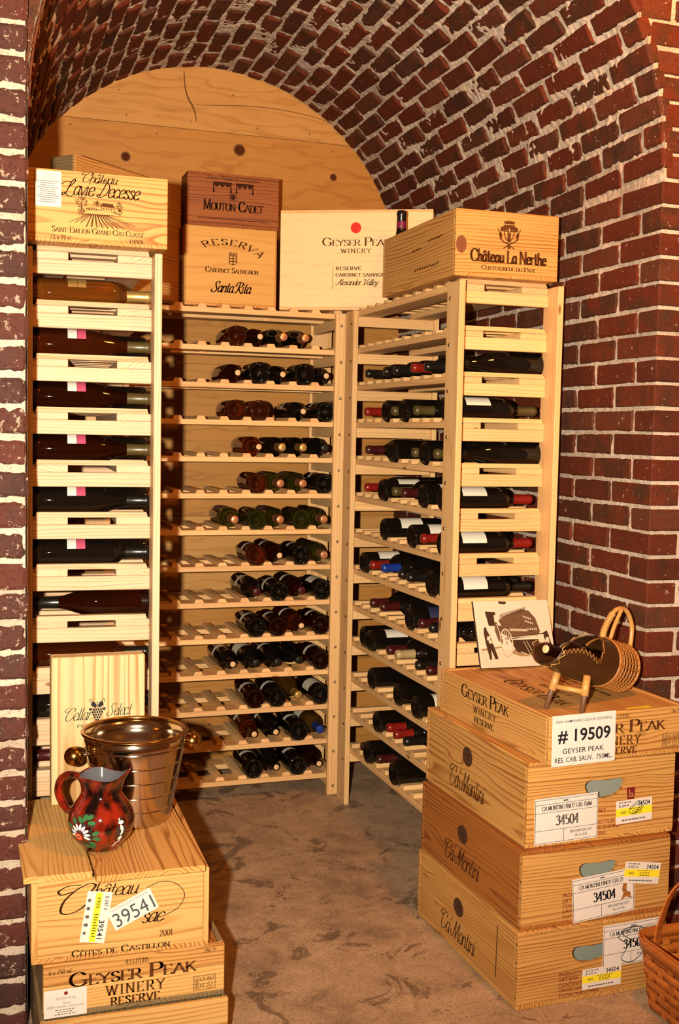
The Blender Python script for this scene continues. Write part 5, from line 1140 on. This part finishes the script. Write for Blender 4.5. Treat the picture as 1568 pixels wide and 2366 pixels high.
# lacing along the opening
for side in (0, 1):
    pts = []
    for i, x_ in enumerate(np.linspace(.14, .312, 26)):
        r_, op, dz = scoop(x_); a = PI/2 + (op if side == 0 else -op); a += (.20 if i % 2 else -.02)*(1 if side == 0 else -1)
        pts.append((x_, (r_+.0018)*math.cos(a), (r_+.0018)*math.sin(a)+dz))
    obj('lacing', tube('lacing', pts, .0013, M_CANEP, 6), wk)
pts = []
for i in range(15):
    a = PI/2+1.2 + (2*PI-2.4)*i/14; r_, op, dz = scoop(.312); x_ = .318 if i % 2 else .300; pts.append((x_, (r_+.002)*math.cos(a), (r_+.002)*math.sin(a)+dz))
obj('lacing', tube('lacing', pts, .0013, M_CANEP, 6), wk)
# woven cane drum
obj('drum_lining', lathe('drum_lining', [(0, -.004), (WR-.006, -.004), (WR-.004, 0), (WR-.004, .09)], M_LEATHER, 40), wk, (0, 0, 0), basis((0, 1, 0), (0, 0, 1), (1, 0, 0)))
def ring(x_, r_, tr, seg=40): return [(x_, r_*math.cos(2*PI*k/seg), r_*math.sin(2*PI*k/seg)) for k in range(seg+1)]
for i, x_ in enumerate((-.002, .014, .028, .042, .056, .069, .077, .084, .088)):
    obj('cane_ring', tube('cane_ring', ring(x_, WR-.001, 0), .0042 if i in (0, 7, 8) else .0022, M_CANE, 7), wk)
for k in range(28):
    a = 2*PI*k/28; o = obj('cane_strip', cget('canestrip', lambda: tube('cane_strip', [(x_, 0, WR-.0005+(.0012 if i % 2 else -.0008)) for i, x_ in enumerate(np.linspace(-.002, .088, 14))], .0021, M_CANE, 6)), wk, (0, 0, 0), (a, 0, 0))
for q in (-.006, .010):
    pts = smoothline([(.085, q, .060), (.082, q*1.4, .085), (.066, q*1.2, .125), (.045, q, .148), (.015, q*.5+.004, .150), (-.016, .004, .122), (-.026, .006, .085), (-.022, .010, .045), (-.006, .016, .022)], 6) if q < 0 else smoothline([(.078, .012, .060), (.072, .012, .095), (.052, .008, .138), (.040, .004, .150)], 6)
    obj('handle', tube('handle', pts, .0062 if q < 0 else .0055, M_CANEP, 9), wk)
    if q < 0:
        for i in range(0, 14): P3 = pts[i]; T3 = pts[i+1]-pts[i-1] if i else pts[1]-pts[0]; obj('handle_wrap', cget('hwrap', lambda: lathe('handle_wrap', [(.0082*math.cos(t_)*.25+.0072, .0030*math.sin(t_)) for t_ in np.linspace(-PI, PI, 9)], M_CANEP, 12)), wk, Vector(P3), Vector(T3).to_track_quat('Z', 'Y').to_matrix())
hinv = hm.inverted()
for i, (a, b_) in enumerate((((.083, -1.575, .815), (.040, -1.592, ZM+.001)), ((.130, -1.632, .805), (.104, -1.656, ZM+.001)))):
    A3, B3 = hinv @ Vector(a), hinv @ Vector(b_); lg = obj('leg', tube('leg', [A3, B3], [.0085, .0060], plain('leg_wood', (.13, .055, .025), .5) if i == 0 else bpy.data.materials['leg_wood'], 10), wk)
    obj('leg_binding', tube('leg_binding', [A3, A3.lerp(B3, .55)], .0098, M_CANEP, 10), lg)
A3, B3 = hinv @ Vector((.063, -1.583, .773)), hinv @ Vector((.118, -1.643, .768)); obj('leg_brace', tube('leg_brace', [A3, B3], .0068, M_CANEP, 10), wk)
bm = hm @ Matrix.Translation((.022, 0, -.010)) @ Matrix.Rotation(-PI/2, 4, 'Z')
bottle('brown bottle with cork lying inside the wicker and leather carrier', bm, BO, 'damb', 'cork', None)
# ------------------------------------------------------------------ splint basket on the floor
bs = thing('splint_basket', 'orange woven splint basket on the floor before the right stack', 'basket', (.412, -1.925, 0), (0, 0, R(1)))
HX, HY, RC, BH = .165, .225, .05, .175
def rrect(t_, k, off=0.0):
    """point on the rounded rectangle, t in 0..1"""
    hx, hy, rc = HX*k+off, HY*k+off, RC*k+off; segs = [2*(hx-rc), PI*rc/2, 2*(hy-rc), PI*rc/2]*2; tot = sum(segs); d = (t_ % 1)*tot; x_, y_, an = -(hx-rc), hy, 0.0
    corners = [((hx-rc), (hy-rc)), ((hx-rc), -(hy-rc)), (-(hx-rc), -(hy-rc)), (-(hx-rc), (hy-rc))]; dirs = [(1, 0), (0, -1), (-1, 0), (0, 1)]; nor = [(0, 1), (1, 0), (0, -1), (-1, 0)]
    for s_ in range(4):
        ln = segs[2*s_]
        cx0, cy0 = corners[(s_-1) % 4]
        if d <= ln: return (cx0+nor[s_][0]*rc+dirs[s_][0]*d, cy0+nor[s_][1]*rc+dirs[s_][1]*d), nor[s_]
        d -= ln; al = segs[2*s_+1]
        if d <= al:
            a0 = math.atan2(nor[s_][1], nor[s_][0]); a = a0 - d/rc; cx0, cy0 = corners[s_]; return (cx0+rc*math.cos(a), cy0+rc*math.sin(a)), (math.cos(a), math.sin(a))
        d -= al
    return rrect(0, k, off)
def flare(z): return .90 + .10*z/BH
NS = 34
def band(name, z0, z1, off, wave, mat, ph_=0, th=.0018, n_=136, t0=0, t1=1):
    vs, fs = [], []
    for i in range(n_+1):
        t_ = t0+(t1-t0)*i/n_; w_ = off + wave*math.cos(PI*NS*t_ + ph_)
        for z, o_ in ((z0, 0), (z1, 0), (z1, th), (z0, th)):
            (x_, y_), nn = rrect(t_, flare(z)); vs.append((x_+nn[0]*(w_+o_), y_+nn[1]*(w_+o_), z))
        if i < n_:
            k = i*4
            for a, b_ in ((0, 1), (1, 2), (2, 3), (3, 0)): fs.append((k+b_, k+a, k+4+a, k+4+b_))
    return make_mesh(name, vs, fs, mat, True)
for r_ in range(6): obj('weaver', band('weaver', .004+.0255*r_, .0275+.0255*r_, 0, .0022, M_SPLINT, PI*(r_ % 2)), bs)
for i in range(NS):
    t_ = (i+.0)/NS; (x0, y0), nn = rrect(t_, flare(.0)); (x1, y1), _ = rrect(t_, flare(BH)); tx, ty = -nn[1], nn[0]; hw = .010
    vs = [(x_+tx*s_*hw+nn[0]*o_, y_+ty*s_*hw+nn[1]*o_, z) for o_ in (-.0005, .0012) for (x_, y_, z) in ((x0, y0, .002), (x1, y1, BH-.006)) for s_ in (-1, 1)]
    obj('stake', make_mesh('stake', vs, [(0, 1, 3, 2), (4, 6, 7, 5), (0, 4, 5, 1), (2, 3, 7, 6), (0, 2, 6, 4), (1, 5, 7, 3)], M_SPLINT), bs)
obj('rim', band('rim', BH-.030, BH, .0035, 0, M_SPLINT, th=.004), bs); obj('rim_lining', band('rim_lining', BH-.026, BH+.001, -.0045, 0, M_SPLINT, th=.0035), bs)
pts = [rrect(i/60, .90)[0] for i in range(60)]
obj('bottom', make_mesh('bottom', [(x_, y_, .003) for x_, y_ in pts] + [(x_, y_, .007) for x_, y_ in pts], [tuple(range(60)), tuple(range(119, 59, -1))] + [(i, (i+1) % 60, (i+1) % 60+60, i+60) for i in range(60)], M_SPLINT), bs)
hp = smoothline([(-.105, .212, .10), (-.098, .210, .19), (-.075, .165, .31), (-.02, .04, .40), (.045, -.10, .37), (.09, -.20, .22), (.095, -.212, .10)], 8)
vs, fs = [], []
for i, q in enumerate(hp):
    t3 = Vector(hp[min(i+1, len(hp)-1)]-hp[max(i-1, 0)]).normalized(); sd = Vector((.9, .42, 0)).normalized(); sd = (sd - t3*sd.dot(t3)).normalized(); nn = t3.cross(sd)
    for a, b_ in ((-1, -1), (1, -1), (1, 1), (-1, 1)): vs.append(Vector(q)+sd*a*.013+nn*b_*.002)
    if i: k = (i-1)*4; fs += [(k+a, k+(a+1) % 4, k+4+(a+1) % 4, k+4+a) for a in range(4)]
obj('handle', make_mesh('handle', vs, fs, M_SPLINT), bs)
